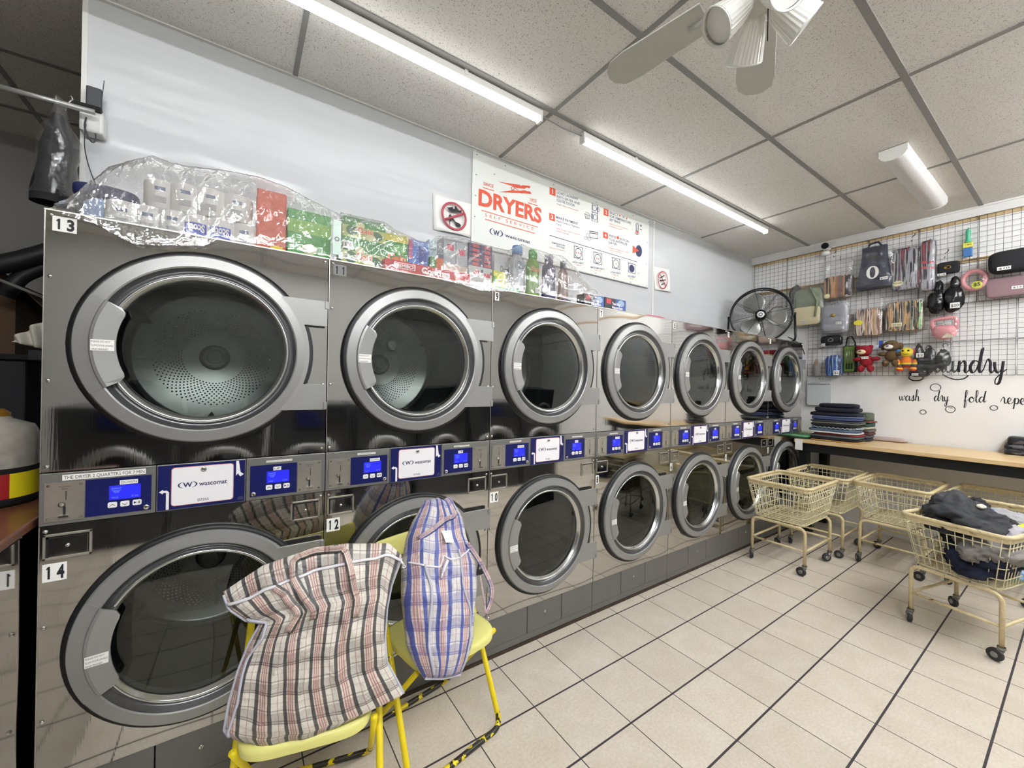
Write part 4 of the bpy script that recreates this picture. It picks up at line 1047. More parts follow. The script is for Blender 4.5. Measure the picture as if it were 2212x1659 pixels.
n2 = Vector((.02, -.89, .42)).normalized(); p2 = (.72, 1.29, .46)
c6 = lambda x, y: (820+x/5.925, 1060+y/5.925)
left = [c5(1275, 1140), c5(1215, 1040), c5(1180, 950), c5(1165, 800), c5(1155, 650), c5(1155, 480), c5(1180, 330), c5(1215, 230), c5(1280, 110)]
right = [c5(1488, 1118), c5(1525, 1020), c5(1552, 900), c5(1560, 750), c5(1572, 600), c5(1565, 470), c5(1515, 330), c5(1490, 210), c5(1430, 95)]
top = [c5(1280, 110), c5(1330, 102), c5(1355, 92), c5(1385, 108), c5(1412, 90), c5(1430, 95)]
bottom = [c5(1275, 1140), c5(1380, 1140), c5(1488, 1118)]
bag2, PB2, OB2 = make_bag('plaid_bag', 'smaller blue plaid woven bag gathered at the top on the farther yellow chair', 'plaid_blue', p2, n2, left, right, bottom, top, .075, .12, 9.1, (.26, .55), (7, 3), 'plaid woven laundry bags')
b = MB(); b.tube(tubeon(PB2, [(.22, .03), (.24, .3), (.28, .5), (.2, .62)], .004), .005, 6); b.tube(tubeon(PB2, [(.9, .03), (.86, .35), (.72, .5), (.7, .7)], .004), .004, 6); b.tube(tubeon(PB2, [(.02, .0), (.5, .0), (.98, .0)], .004, off=.002), .005, 6); b.build('piping', 'piping', bag2)
strap(PB2, [(.10, .76), (.35, .82), (.6, .87), (.85, .9)], .022, 'plaid_blue', bag2)
b = MB()
C = [PB2(.88, .72, 1, .01), PB2(.97, .66, 1, .02), PB2(1, .6, 1, .02)+Vector((.03, -.02, -.02)), PB2(1, .5, 1, .02)+Vector((.055, -.03, -.02)), PB2(1, .44, 1, 0)+Vector((.062, -.02, -.04)), PB2(1, .41, 1, 0)+Vector((.045, -.02, -.055)), PB2(1, .46, 1, 0)+Vector((.03, -.02, -.02)), PB2(1, .55, 1, 0)+Vector((.02, -.01, 0))]
b.tube(fillet(C, .03), .009, 6, flat=.25); b.uv = {i: (.02+.01*(i % 6), i*.002) for i in range(len(b.v))}; b.build('handle_strap', 'plaid_blue', bag2)
b = MB(); a, c, d_, e = [PB2(*q, 1, .018) for q in ((.42, .79), (.62, .80), (.64, .735), (.48, .725))]; b.add([a, c, d_, e], [(0, 3, 2, 1)]); b.build('paper_tag', 'paper_white', bag2, solid=.001)
b = MB(); q = PB2(.42, .57, 1, .012); b.tube([PB2(.5, .635, 1, .01), q], .007, 6); b.tube([q, q+Vector((-.008, -.006, -.014))], .004, 6); b.build('zip_pull', 'zip_white', bag2)
b = MB(); b.tube(tubeon(PB2, [(.03, .64), (.2, .615), (.40, .60), (.45, .66), (.56, .64), (.75, .66), (.95, .70)], .004, off=.002), .0035, 6); b.build('zip_line', 'zip_white', bag2)
# ---------------------------------------------------------------- wire laundry carts
mat('caster_metal', '#8d8d8b', .3, .9); mat('wheel_rubber', '#2f2f31', .6)
def make_cart():
    root = empty('laundry_cart')
    LX_, LY_ = .265, .195; zt = .375
    b = MB()
    for s in (-1, 1): b.tube(fillet([(s*LX_, -LY_, .085), (s*LX_, -LY_, zt), (s*LX_, LY_, zt), (s*LX_, LY_, .085)], .05, 6), .0115, 10)
    for s in (-1, 1):
        b.tube([(-LX_, s*(LY_-.05), zt), (LX_, s*(LY_-.05), zt)], .009, 8)
        b.tube([(-LX_, s*LY_, .20), (LX_, s*LY_, .20)], .009, 8)
        b.tube([(s*LX_, -LY_, .20), (s*LX_, LY_, .20)], .009, 8)
    b.build('frame', 'cream_coat', root)
    def ring(z, k=None):
        t = (z-.39)/(.70-.39); hx = lerp(.255, .315, t); hy = lerp(.185, .232, t)
        return round_rect(-hx, -hy, hx, hy, .045, 5), hx, hy
    b = MB(); rp, hx, hy = ring(.70)
    b.tube([(p[0], p[1], .702) for p in rp], .0125, 10, True)
    n = len(rp); vs = [(p[0], p[1], .70) for p in rp]+[(p[0]*.99, p[1]*.985, .668) for p in rp]
    vs2 = [(p[0]*1.012, p[1]*1.014, .70) for p in rp]+[(p[0]*1.0, p[1]*1.0, .668) for p in rp]
    b.add(vs, [(i, (i+1) % n, n+(i+1) % n, n+i) for i in range(n)]); b.add(vs2, [(i, n+i, n+(i+1) % n, (i+1) % n) for i in range(n)])
    b.build('rim', 'cream_coat', root)
    b = MB()
    for z in (.395, .45, .515, .585, .64):
        rp, hx, hy = ring(z); b.tube([(p[0], p[1], z) for p in rp], .003 if z > .4 else .004, 6, True)
    _, tx, ty = ring(.69); _, bx, by = ring(.39)
    for k in range(15):
        u = -1+2*k/14
        for s in (-1, 1): b.tube([(u*bx*.9, s*(by-.02), .388), (u*bx*.9, s*by, .40), (u*tx*.92, s*ty, .69)], .0024, 5)
    for k in range(12):
        u = -1+2*k/11
        for s in (-1, 1): b.tube([(s*(bx-.02), u*by*.88, .388), (s*bx, u*by*.88, .40), (s*tx, u*ty*.9, .69)], .0024, 5)
    for k in range(22): x = -bx+2*bx*(k+.5)/22; b.tube([(x, -by, .388), (x, by, .388)], .0022, 5)
    for k in range(13): y = -by+2*by*(k+.5)/13; b.tube([(-bx, y, .392), (bx, y, .392)], .0022, 5)
    b.build('basket', mat('cream_wire', '#d9cfa9', .4), root)
    random.seed(4)
    for sx in (-1, 1):
        for sy in (-1, 1):
            a = random.uniform(0, 6.28); ex, ey = cos(a)*.02, sin(a)*.02
            x, y = sx*LX_, sy*LY_
            b = MB(); b.lathe([(.017, .092), (.019, .082), (.012, .074)], (x, y, 0), 'Z', 12); b.tube([(x, y, .078), (x+ex, y+ey, .036)], .009, 8, flat=1.8)
            c = b.build('caster', 'caster_metal', root)
            b = MB(); Mx = Matrix.Translation((x+ex*1.2, y+ey*1.2, .035)) @ Matrix.Rotation(a, 4, 'Z')
            b.lathe([(0, -.012), (.026, -.012), (.034, -.008), (.034, .008), (.026, .012), (0, .012)], (0, 0, 0), 'Y', 20, 0, Mx, False); b.lathe([(0, -.0135), (.014, -.0135), (.016, -.012)], (0, 0, 0), 'Y', 12, 1, Mx, False); b.lathe([(.016, .012), (.014, .0135), (0, .0135)], (0, 0, 0), 'Y', 12, 1, Mx, False); b.build('wheel', ['wheel_rubber', 'caster_metal'], c)
    return root
cart0 = make_cart()
CARTS = [(3.975, 1.470, 0, 'empty cream wire laundry cart nearest the dryers, all four wheels in view'),
         (4.655, 1.430, 1, 'empty cream wire laundry cart under the near end of the folding table, beside the dryers'),
         (4.70, .925, -1, 'empty cream wire laundry cart in the middle under the folding table'),
         (3.785, .393, -14.3, 'cream wire laundry cart heaped with clothes, nearest the viewpoint'),
         (4.79, .40, -2, 'empty cream wire laundry cart under the table behind the one full of clothes')]
for i, (x, y, a, lb) in enumerate(CARTS):
    c = cart0 if i == 0 else copy_tree(cart0)
    c.location = (x, y, 0); c.rotation_euler = (0, 0, radians(a)); tag(c, lb, 'laundry cart', 'cream wire laundry carts')
# clothes heaped in the full cart
Rc = Matrix.Translation((3.785, .393, 0)) @ Matrix.Rotation(radians(-14.3), 4, 'Z')
heap = [('charcoal T-shirt on top of the clothes in the full cart', '#2f3033', (-.07, .02, .70), (.17, .13, .07), 1),
        ('dark grey rumpled shirt at the rear of the full cart', '#3d3e42', (-.02, .10, .73), (.12, .09, .07), 2),
        ('royal blue shirt behind the charcoal one in the full cart', '#2f4a86', (.08, .03, .69), (.09, .08, .05), 3),
        ('light grey sweatshirt on the heap in the full cart', '#9c9b9c', (.17, -.03, .68), (.12, .12, .06), 4),
        ('black jacket at the far end of the full cart', '#18181b', (.22, .10, .69), (.10, .08, .06), 5),
        ('neon yellow shirt sticking out at the cart rim', '#d6ee2a', (.13, -.14, .665), (.09, .05, .035), 6),
        ('pale lilac grey cloth under the charcoal shirt', '#a8a3ab', (.0, -.12, .645), (.16, .07, .045), 7),
        ('grey cotton trousers pressed against the front wires of the full cart', '#85807c', (-.13, -.09, .575), (.13, .10, .07), 8),
        ('taupe shirt in the middle of the full cart', '#7d7873', (.10, -.06, .56), (.15, .13, .08), 9),
        ('navy jeans at the bottom of the full cart', '#131a33', (-.08, -.05, .485), (.16, .12, .075), 10),
        ('sky blue shirt at the bottom corner of the full cart', '#9dbbe0', (.10, -.11, .455), (.12, .07, .05), 11),
        ('mint green cloth at the bottom of the full cart', '#9dc7a9', (.0, -.04, .43), (.13, .10, .035), 12),
        ('black T-shirt low at the far end of the full cart', '#1b1c22', (.17, .05, .50), (.08, .13, .09), 13),
        ('small dark rag at the near corner of the full cart', '#1d1e24', (-.20, .05, .665), (.06, .07, .035), 14)]
for lb, colr, c, r, sd in heap:
    b = MB(); crumple(b, Rc @ Vector((c[0]*1.02-.02, c[1], c[2]+.008)), (r[0]*1.22, r[1]*1.12, r[2]*1.22), sd*1.37, 0, .36, 64, 40)
    tag(b.build('crumpled_garment', mat('cloth_'+colr, colr, .85, bump=.3, bscale=120)), lb, 'clothing', 'clothes in the full cart')
b = MB(); crumple(b, Rc @ Vector((-.05, -.03, .795)), (.04, .02, .012), 3, 0, .1); tag(b.build('white_sock', 'cloth_white'), 'small white sock lying on the charcoal shirt in the full cart', 'sock')

# ---------------------------------------------------------------- folding table
TX, TZ, TH = 4.775, .972, .034
t = thing('folding_table', 'long light wood folding table with black frame along the end wall', 'table', (5.15, .2, 0))
b = MB(); b.box2((TX-5.15, -1.0, TZ-TH), (LX-.032-5.15, 1.555, TZ)); b.build('tabletop', 'wood_top', t, bevel=.003)
b = MB(); b.box2((TX+.05-5.15, -1.0, TZ-TH-.09), (TX+.09-5.15, 1.53, TZ-TH)); b.box2((5.45-5.15, -1.0, TZ-TH-.09), (5.49-5.15, 1.58, TZ-TH)); b.box2((TX+.05-5.15, 1.50, TZ-TH-.09), (5.49-5.15, 1.54, TZ-TH)); b.build('apron', mat('table_black', '#0e0f12', .45), t, bevel=.003)
for x, y in ((TX+.12, 1.50), (5.44, 1.50), (TX+.12, -.90), (5.44, -.90)):
    b = MB(); b.box2((x-5.15-.04, y-.04, .0), (x-5.15+.04, y+.04, TZ-TH)); b.build('leg', 'table_black', t, bevel=.004)
pg = onX(TX-.002, 1725, 958)
b = MB(); b.box2((TX-.003, pg.y-.035, pg.z-.065), (TX-.001, pg.y+.03, pg.z+.045)); tag(b.build('paper_note', 'paper_white', rot=None), 'small white printed note taped to the edge of the folding table', 'note')
# folded clothes
def stack(px0, px1, py, layers, depth, label_tail, grp, seed, names=None):
    a = onZ(TZ, px0, py[0]); c = onZ(TZ, px1, py[1]); z = TZ
    if names is not None: a = onX(names, px0, 930); c = onX(names, px1, 930)
    cx, cy = (a.x+c.x)/2+depth/2, (a.y+c.y)/2; w_ = abs(a.y-c.y)
    random.seed(seed)
    for i, (colr, h, nm, *k) in enumerate(layers):
        sx = k[0] if k else 1.
        mm = 'cloth_'+colr if colr.startswith('#') else colr
        if colr.startswith('#'): mat(mm, colr, .85, bump=.2, bscale=150)
        b = MB(); ox, oy = random.uniform(-.012, .012), random.uniform(-.015, .015)
        cushion(b, (cx+ox, cy+oy, z+h/2), (depth*sx, w_*sx*random.uniform(.95, 1.03), h*1.12), 0, .42, .010, seed+i*3.3, 32, 14, sag=.004*sin(i*2.))
        b.grid(lambda u, v: Vector((cx+ox-depth*sx*.485-.0015*0, cy+oy+w_*sx*(u-.5)*.93, z+h*(.30+.0*v)+h*.35*v*0)), 1, 1) if 0 else None
        tag(b.build('folded_garment', mm), nm+' '+label_tail, 'clothing', grp)
        z += h
mt_, nt, bs = newmat('checks'); q = NB(nt); tc = q.n('TexCoord'); ck = q.n('TexChecker'); ck.inputs['Scale'].default_value = 55
nt.links.new(tc.outputs['Object'], ck.inputs['Vector']); ck.inputs[1].default_value = hexc('#20242c'); ck.inputs[2].default_value = hexc('#c8d4dc'); nt.links.new(ck.outputs[0], bs.inputs['Base Color'])
mt_, nt, bs = newmat('camo_green'); q = NB(nt); tc = q.n('TexCoord'); nn = q.noise(tc.outputs['Object'], 22, 2); nt.links.new(q.mix(q.math('GREATER_THAN', nn, .52), hexc('#4f5a45'), hexc('#2f3a33')), bs.inputs['Base Color'])
mt_, nt, bs = newmat('camo_dark'); q = NB(nt); tc = q.n('TexCoord'); nn = q.noise(tc.outputs['Object'], 16, 2); nt.links.new(q.mix(q.math('GREATER_THAN', nn, .52), hexc('#16171c'), hexc('#55565c')), bs.inputs['Base Color'])
A = [('#b58a50', .014, 'ochre cloth at the very bottom'), ('#18191c', .026, 'black cloth just above the ochre one'), ('#4d5052', .024, 'grey cloth third from the bottom'), ('#7c1f26', .016, 'dark red cloth under the white one', .97), ('#cfcfca', .018, 'white cloth folded over low in the pile'), ('#4a5a72', .030, 'slate blue cloth below the checked one', .97),
     ('checks', .020, 'black and white checked cloth in the middle'), ('#14151b', .032, 'black jeans above the checked cloth'), ('#7d8272', .012, 'sage green cloth above the black jeans'), ('#3c3e48', .018, 'charcoal cloth below the denim'), ('#3f4c73', .028, 'blue denim below the navy trousers', .98), ('#5b6689', .014, 'pale denim trim under the navy trousers'),
     ('#0e1024', .040, 'navy trousers lowest of three', .96), ('#0d0f22', .045, 'navy trousers middle of three', .90), ('#0b0d1d', .040, 'navy trousers topmost', .74)]
stack(1752, 1846, (948, 962), A, .30, 'of the larger pile on the folding table', 'folded clothes in the larger pile', 11)
B = [('#20222b', .035, 'black shirt at the bottom'), ('#4a4c55', .030, 'dark grey shirt second from the bottom'), ('#4a2a2e', .030, 'maroon shirt in the lower half'), ('#5c5450', .030, 'brown-grey shirt in the middle'), ('#b3b2a2', .022, 'cream shirt in the upper half'), ('#26433a', .045, 'dark green shirt below the topmost'), ('#6f3b34', .016, 'rust cloth under the green one'), ('camo_green', .075, 'olive camouflage trousers on top')]
stack(1846, 1877, (938, 944), B, .24, 'of the smaller pile behind the larger one', 'folded clothes in the smaller pile', 23, 5.16)
stack(1690, 1745, (943, 949), [('#1f3a2c', .012, 'dark green towel under the light green one'), ('#6fae7c', .022, 'light green towel')], .30, 'at the dryer end of the folding table', 'towels on the folding table', 31)
stack(1712, 1742, (934, 938), [('#a9b08e', .026, 'pale sage towel lying behind the light green one')], .12, 'on the folding table', 'towels on the folding table', 37)
stack(2160, 2250, (980, 990), [('camo_dark', .045, 'black and grey camouflage trousers at the bottom of the short pile', 1), ('camo_dark', .04, 'black and grey camouflage shirt in the middle of the short pile', .85), ('camo_dark', .06, 'black and grey camouflage jacket on top of the short pile', .75)], .28, 'by the wall', 'camouflage clothes on the folding table', 41)
a = onZ(TZ, 1868, 951); b = MB(); cushion(b, (a.x+.18, a.y-.12, TZ+.02), (.22, .34, .04), 0, .5, .01, 3.)
tg = b.build('wrapped_cloth', 'cloth_'+'#c9a79c' if 0 else mat('blush_cloth', '#c3b0aa', .6)); tag(tg, 'pale pink cloth in a clear wrapper lying on the folding table beside the piles', 'cloth')
b = MB(); cushion(b, (a.x+.18, a.y-.13, TZ+.03), (.26, .40, .055), 0, .4, .014, 8.); o = b.build('clear_wrapper', 'plastic_pack', tg)

# ---------------------------------------------------------------- big fan on the dryers
mat('fan_black', '#16171a', .4, .3); mat('fan_blade', '#a9aaa6', .3, .7)
fc = Vector((4.84, 2.13, 2.315))
ang = atan2(EYE.y-fc.y, EYE.x-fc.x)
t = thing('floor_fan', 'large round black floor fan standing on top of the last dryer', 'fan', (fc.x, fc.y, TOP), ang+radians(90))
# local: fan faces -y
C0 = (0, 0, fc.z-TOP); R = .300
b = MB()
b.tube([(cos(a)*R, 0, C0[2]+sin(a)*R) for a in [2*pi*k/64 for k in range(64)]], .010, 8, True)
b.tube([(cos(a)*R, .09, C0[2]+sin(a)*R) for a in [2*pi*k/64 for k in range(64)]], .007, 8, True)
b.build('outer_ring', 'fan_black', t)
for yy, s in ((-.0, -1), (.09, 1)):
    b = MB()
    for k in range(1, 24):
        r = .05+(R-.055)*k/23; d = s*.055*(1-(r/R)**2)
        b.tube([(cos(a)*r, yy+d, C0[2]+sin(a)*r) for a in [2*pi*j/40 for j in range(40)]], .0011, 4, True)
    for k in range(8):
        a = 2*pi*k/8+.2; b.tube([(cos(a)*r, yy+s*.055*(1-(r/R)**2), C0[2]+sin(a)*r) for r in (.05, .15, .22, R)], .0022, 5)
    b.build('front_grille' if s < 0 else 'rear_grille', 'fan_black', t)
b = MB()
for k in range(3):
    a0 = radians(95+120*k+20)
    def f(u, v):
        r = .05+u*.205; a = a0+(v-.5)*(.6+.85*sin(pi*min(1, u*.9+.1)))
        return Vector((cos(a)*r, .045+(v-.5)*.07*(1-.4*u), C0[2]+sin(a)*r))
    b.grid(f, 10, 10)
b.build('blades', 'fan_blade', t, solid=.002)
b = MB(); b.lathe([(0, -.062), (.030, -.060), (.036, -.05)], C0, 'Y', 24, 1); b.lathe([(.036, -.05), (.055, -.045), (.055, .12), (0, .13)], C0, 'Y', 24, 0); b.lathe([(.012, -.063), (.02, -.0635)], C0, 'Y', 20, 2); b.build('motor_hub', ['fan_black', 'white_plastic', 'navy_film'], t)
b = MB(); b.tube(fillet([(-R-.018, .045, C0[2]), (-R-.03, .045, .02), (-R+.05, .12, .012), (R-.05, .12, .012), (R+.03, .045, .02), (R+.018, .045, C0[2])], .08), .011, 8); b.tube([(-R, .045, C0[2]), (-R-.03, .045, C0[2])], .014, 8); b.tube([(R, .045, C0[2]), (R+.03, .045, C0[2])], .014, 8)
b.build('stand', 'fan_black', t)
b = MB(); b.tube(fillet([onY(2.1, 1716, 738), onY(2.1, 1735, 741), (5.30, 2.05, 2.11), (5.44, 1.95, 2.02), (5.47, 1.92, 1.9)], .1), .005, 6); tag(b.build('power_cable', 'fan_black'), 'thin black cable arching from the fan over the end of the last dryer', 'cable')

# ---------------------------------------------------------------- ceiling fan
mat('fan_white', '#c9c9c2', .4); mat('shade_glass', '#e9e8e2', .25)
HUB = Vector((1.30, .592, 2.735))
t = thing('ceiling_fan', 'white ceiling fan with ribbed glass light shades at the top of the picture', 'ceiling fan', (HUB.x, HUB.y, CH))
dz = HUB.z-CH
b = MB(); b.lathe([(0, 0), (.065, 0), (.06, -.05), (.012, -.06), (.012, dz+.12)], (0, 0, 0), 'Z', 24); b.build('downrod', 'fan_white', t)
b = MB(); b.lathe([(.012, dz+.13), (.08, dz+.12), (.10, dz+.08), (.10, dz+.02), (.06, dz-.005), (.045, dz-.03), (.05, dz-.07), (.02, dz-.085), (0, dz-.085)], (0, 0, 0), 'Z', 32); b.build('motor', 'fan_white', t)
for k in range(5):
    a = radians(26+72*k); Mx = Matrix.Rotation(a, 4, 'Z')
    b = MB(); pts = [(.16, -.055), (.44, -.068), (.50, -.062), (.535, -.03), (.54, .0), (.53, .035), (.50, .060), (.44, .068), (.16, .055)]
    Mt = Mx @ Matrix.Translation((0, 0, dz)) @ Matrix.Rotation(radians(8), 4, 'X')
    b.add([Mt @ Vector((x, y, 0)) for x, y in pts]+[Mt @ Vector((x, y, .006)) for x, y in pts], [tuple(range(9))[::-1], tuple(range(9, 18))]+[(i, (i+1) % 9, 9+(i+1) % 9, 9+i) for i in range(9)])
    bl = b.build('blade', 'fan_white', t)
    b = MB(); b.tube([Mx @ Vector((.08, 0, dz+.02)), Mx @ Vector((.14, 0, dz-.006)), Mx @ Vector((.22, 0, dz-.006))], .012, 8, flat=.4); b.build('blade_arm', 'fan_white', bl)
shd = [(1553, 62, 'a'), (1632, 95, 'b'), (1726, 8, 'c')]
for k, (az, el) in enumerate(((152, -38), (206, -38), (33, -35), (95, -38), (320, -35))):
    if k == 4: continue
    az, el = [(145, -40), (44, -42), (-38, -38), (238, -40)][k]
    d = Vector((cos(radians(az))*cos(radians(el)), sin(radians(az))*cos(radians(el)), sin(radians(el))))
    base = Vector((0, 0, dz-.03))+d*.05
    q_ = d.to_track_quat('Z', 'Y').to_matrix().to_4x4(); Mx = Matrix.Translation(base) @ q_
    b = MB(); n = 56
    prof = [(.024, .0), (.034, .018), (.044, .055), (.051, .10), (.054, .118)]
    vs = []; 
    for i in range(n):
        a = 2*pi*i/n; rb = 1+.03*(i % 2)
        for r, h in prof: vs.append(Mx @ Vector((cos(a)*r*rb, sin(a)*r*rb, h)))
    b.add(vs, [(i*5+j, ((i+1) % n)*5+j, ((i+1) % n)*5+j+1, i*5+j+1) for i in range(n) for j in range(4)], 0, None, False)
    b.lathe([(.054, .118), (.057, .122), (.054, .126), (.050, .118)], (0, 0, 0), 'Z', 40, 0, Mx)
    b.lathe([(.0, .106), (.050, .109)], (0, 0, 0), 'Z', 30, 0, Mx)
    s = b.build('light_shade', 'shade_glass', t)
    b = MB(); b.lathe([(0, -.03), (.020, -.028), (.026, .0), (.026, .012), (.022, .014)], (0, 0, 0), 'Z', 20, 0, Mx); b.build('shade_holder', 'fan_white', s)
b = MB(); b.tube([(.01, -.02, dz-.08), (.01, -.02, dz-.19)], .0016, 6); b.build('pull_chain', 'dark_hole', t)

# ---------------------------------------------------------------- security camera
p = onX(LX-.10, 1782, 531); t = thing('security_camera', 'small white security camera with a round black face under the cornice', 'camera', (LX-.03, p.y, CH-.085))
lp = Vector(p)-Vector(t.location); dd = (EYE-p).normalized(); Mx = Matrix.Translation(lp) @ dd.to_track_quat('Z', 'Y').to_matrix().to_4x4()
b = MB(); b.lathe([(0, -.05), (.026, -.045), (.033, -.01), (.034, .01)], (0, 0, 0), 'Z', 28, 0, Mx); b.lathe([(.034, .01), (.030, .014), (0, .015)], (0, 0, 0), 'Z', 28, 1, Mx); b.build('camera_head', ['white_plastic', 'dark_hole'], t)
b = MB(); b.lathe([(0, 0), (.04, 0), (.035, -.012), (.012, -.02)], (-.01, 0, 0), 'Z', 24); b.tube([(-.01, 0, -.015), lp+Vector((.02, 0, -.02))], .010, 8); b.build('mount', 'white_plastic', t)
b = MB(); b.lathe([(0, .03), (.034, .026), (.04, .0), (.034, -.015), (0, -.018)], lp+Vector((.03, .0, -.085)), 'Z', 24); b.build('base_ball', 'white_plastic', t)
b = MB(); z=onZ(0,1818,1186); b.tube([(z.x-.02, z.y, .006), (z.x+.025, z.y+.01, .006)], .006, 8); tag(b.build('paper_scrap', 'paper_white'), 'tiny white rolled scrap on the floor under the nearest empty cart', 'scrap')
# ---------------------------------------------------------------- goods on top of the dryers, under clear plastic
def hxm(c, rough=.45):
    return mat('pack_'+c, c, rough)
def pack(name, label, cat, pl, pr, pt, y, depth, colr, grp=None, z0=TOP, z1=None, text=None, bev=.003):
    a = onY(y, pl, pt); c = onY(y, pr, pt); z1 = z1 or a.z
    t = thing(name, label, cat, ((a.x+c.x)/2, y, z0), 0, grp)
    w_ = c.x-a.x; h = z1-z0
    b = MB(); b.box2((-w_/2, 0, 0), (w_/2, depth, h)); hxm(colr); b.build('carton', 'pack_'+colr, t, bevel=bev)
    return t, w_, h
def face(t, name, items, mats):
    """items: (kind, x0, z0, x1, z1, material index, text)"""
    b = MB()
    for k, (kd, x0, z0, x1, z1, m, *s) in enumerate(items):
        lift = .001+.0004*k
        if kd == 'r': b.box2((x0, -lift, z0), (x1, 0, z1), m)
        elif kd == 't': b.text(s[0], (x0, -lift, z0), (x1, -lift, z0), (x0, -lift, z1), m, .0003, s[1] if len(s) > 1 else .02)
        elif kd == 'o': b.prism([((x0+x1)/2+(x1-x0)/2*cos(a), (z0+z1)/2+(z1-z0)/2*sin(a)) for a in [2*pi*i/20 for i in range(20)]], ((0, 0, 0), (1, 0, 0), (0, 0, 1), (0, -1, 0)), lift, m)
        elif kd == 's': b.prism([((x0+x1)/2+(x1-x0)/2*cos(a)*(1 if i % 2 else .75), (z0+z1)/2+(z1-z0)/2*sin(a)*(1 if i % 2 else .75)) for i, a in [(i, 2*pi*i/22) for i in range(22)]], ((0, 0, 0), (1, 0, 0), (0, 0, 1), (0, -1, 0)), lift, m)
    return b.build(name, [hxm(c) for c in mats], t)
FY = 1.915
# paper rolls
def roll(px, y, z0, label, txt=None, flip=False):
    p = onY(y, px, 450); t = thing('paper_roll', label, 'paper roll', (p.x, y+.055, z0), 0, 'wrapped paper rolls under the plastic')
    b = MB(); b.lathe([(.018, .106), (.020, .110), (.048, .110), (.053, .104), (.053, .006), (.048, 0), (0, 0)], (0, 0, 0), 'Z', 32); b.lathe([(.018, .109), (.018, .05), (0, .05)], (0, 0, 0), 'Z', 16, 1); b.build('roll', [hxm('#dcdad6', .5), hxm('#8a6a4a')], t)
    b = MB()
    if txt:
        n = 8; a0 = radians(-125); vs = []; 
        b.lathe([(.0536, .030), (.0536, .075)], (0, 0, 0), 'Z', 12, 0, arc=(radians(-130), radians(-55)))
        if flip: b.text(txt, (.026, -.0545, .068), (-.024, -.0545, .068), (.026, -.0545, .040), 1, .0003, .03)
        else: b.text(txt, (-.024, -.0545, .040), (.024, -.0545, .040), (-.024, -.0545, .068), 1, .0003, .03)
        b.build('label', [hxm('#4a5ab8'), 'paper_white'], t)
    else:
        b.box((.0, -.0533, .035), (.035, .002, .022), 0); b.box((.0, -.0533, .075), (.03, .002, .012), 1); b.build('label', [hxm('#a9a9a8'), hxm('#6d7690')], t)
roll(262, FY+.01, TOP, 'paper roll at the far left of the plastic-covered rolls')
roll(318, FY+.01, TOP, 'paper roll second from the left under the plastic')
roll(372, FY, TOP, 'paper roll in the middle of the bottom row under the plastic')
roll(424, FY-.005, TOP, 'paper roll with a blue upside-down brand label, left one of two', 'Scott', True)
roll(478, FY-.01, TOP, 'paper roll with a blue upside-down brand label, right one of two', 'Scott', True)
roll(528, FY, TOP, 'paper roll beside the orange carton')
roll(400, FY+.01, TOP+.111, 'paper roll of the upper row, over the middle roll')
roll(455, FY, TOP+.111, 'paper roll of the upper row, over the two blue-labelled ones')
roll(512, FY, TOP+.111, 'paper roll of the upper row with a grey barcode, nearest the orange carton')
roll(345, FY+.03, TOP+.111, 'paper roll of the upper row, leftmost')
# cartons
t, w_, h = pack('snack_carton', 'tall orange carton with a yellow starburst under the plastic', 'carton', 556, 620, 405, FY+.01, .16, '#c8573a'); face(t, 'starburst', [('s', -.01, .008, w_/2-.002, .05, 0), ('r', -w_/2+.01, .01, -.012, .025, 1), ('t', .0, .02, w_/2-.012, .032, 2, 'MAX')], ['#e3c92f', '#3a2a2a', '#3a2a2a'])
t, w_, h = pack('dryer_sheet_box', 'wide light green box beside the orange carton under the plastic', 'box', 622, 716, 447, FY, .12, '#4d9a4a', 'green boxes under the plastic'); face(t, 'artwork', [('r', -w_/2, h*.55, w_/2, h*.80, 0), ('r', -w_/2, 0, w_/2, .02, 1), ('o', -.03, .03, .03, .075, 2), ('r', -.028, .052, .018, .068, 3)], ['#7fb04f', '#2f6f3a', '#b9c59a', '#d9d6c4'])
def gain(px0, px1, pt, y, z0, z1, label, tagd=False):
    t, w_, h = pack('fabric_sheet_box', label, 'box', px0, px1, pt, y, .12, '#3f8a45', 'green fabric sheet boxes', z0, z1)
    face(t, 'artwork', [('r', -w_/2, .012, w_/2, h*.62, 0), ('o', -w_*.42, h*.2, -w_*.16, h*.62, 1), ('o', w_*.12, h*.15, w_*.42, h*.55, 1), ('o', w_*.02, h*.10, w_*.26, h*.38, 2), ('o', -w_*.2, h*.55, w_*.0, h*.82, 2), ('t', -w_*.17, h*.36, w_*.20, h*.62, 3, 'Gain', .05), ('t', -w_*.165, h*.365, w_*.195, h*.61, 4, 'Gain', .02)], ['#a9b46a', '#4b7350', '#cdd1a0', '#f3e6cf', '#dc6a38'])
    if tagd: price_tag(t, (-w_*.36, -.004, h*.8), .04, .034, '$10', 'Y')
a = onY(FY, 738, 462).z; m_ = onY(FY, 738, 513).z
gain(738, 832, 513, FY, TOP, m_, 'lower green box lettered in orange, of two stacked beside the plastic strap', True)
gain(740, 834, 462, FY+.002, m_, a, 'upper green box lettered in orange, of two stacked beside the plastic strap')
t, w_, h = pack('detergent_box', 'green box with a yellow top band and red foot behind the red bakery tray', 'box', 833, 882, 502, FY+.01, .10, '#3c9140'); face(t, 'artwork', [('r', -w_/2, h-.035, w_/2, h, 0), ('t', -w_*.4, h*.36, w_*.42, h*.54, 1, 'Gain', .05), ('r', -w_/2, 0, w_/2, h*.30, 2), ('o', -w_*.2, h*.55, w_*.4, h*.78, 3)], ['#c9c23a', '#e0702f', '#b0383c', '#6fb061'])
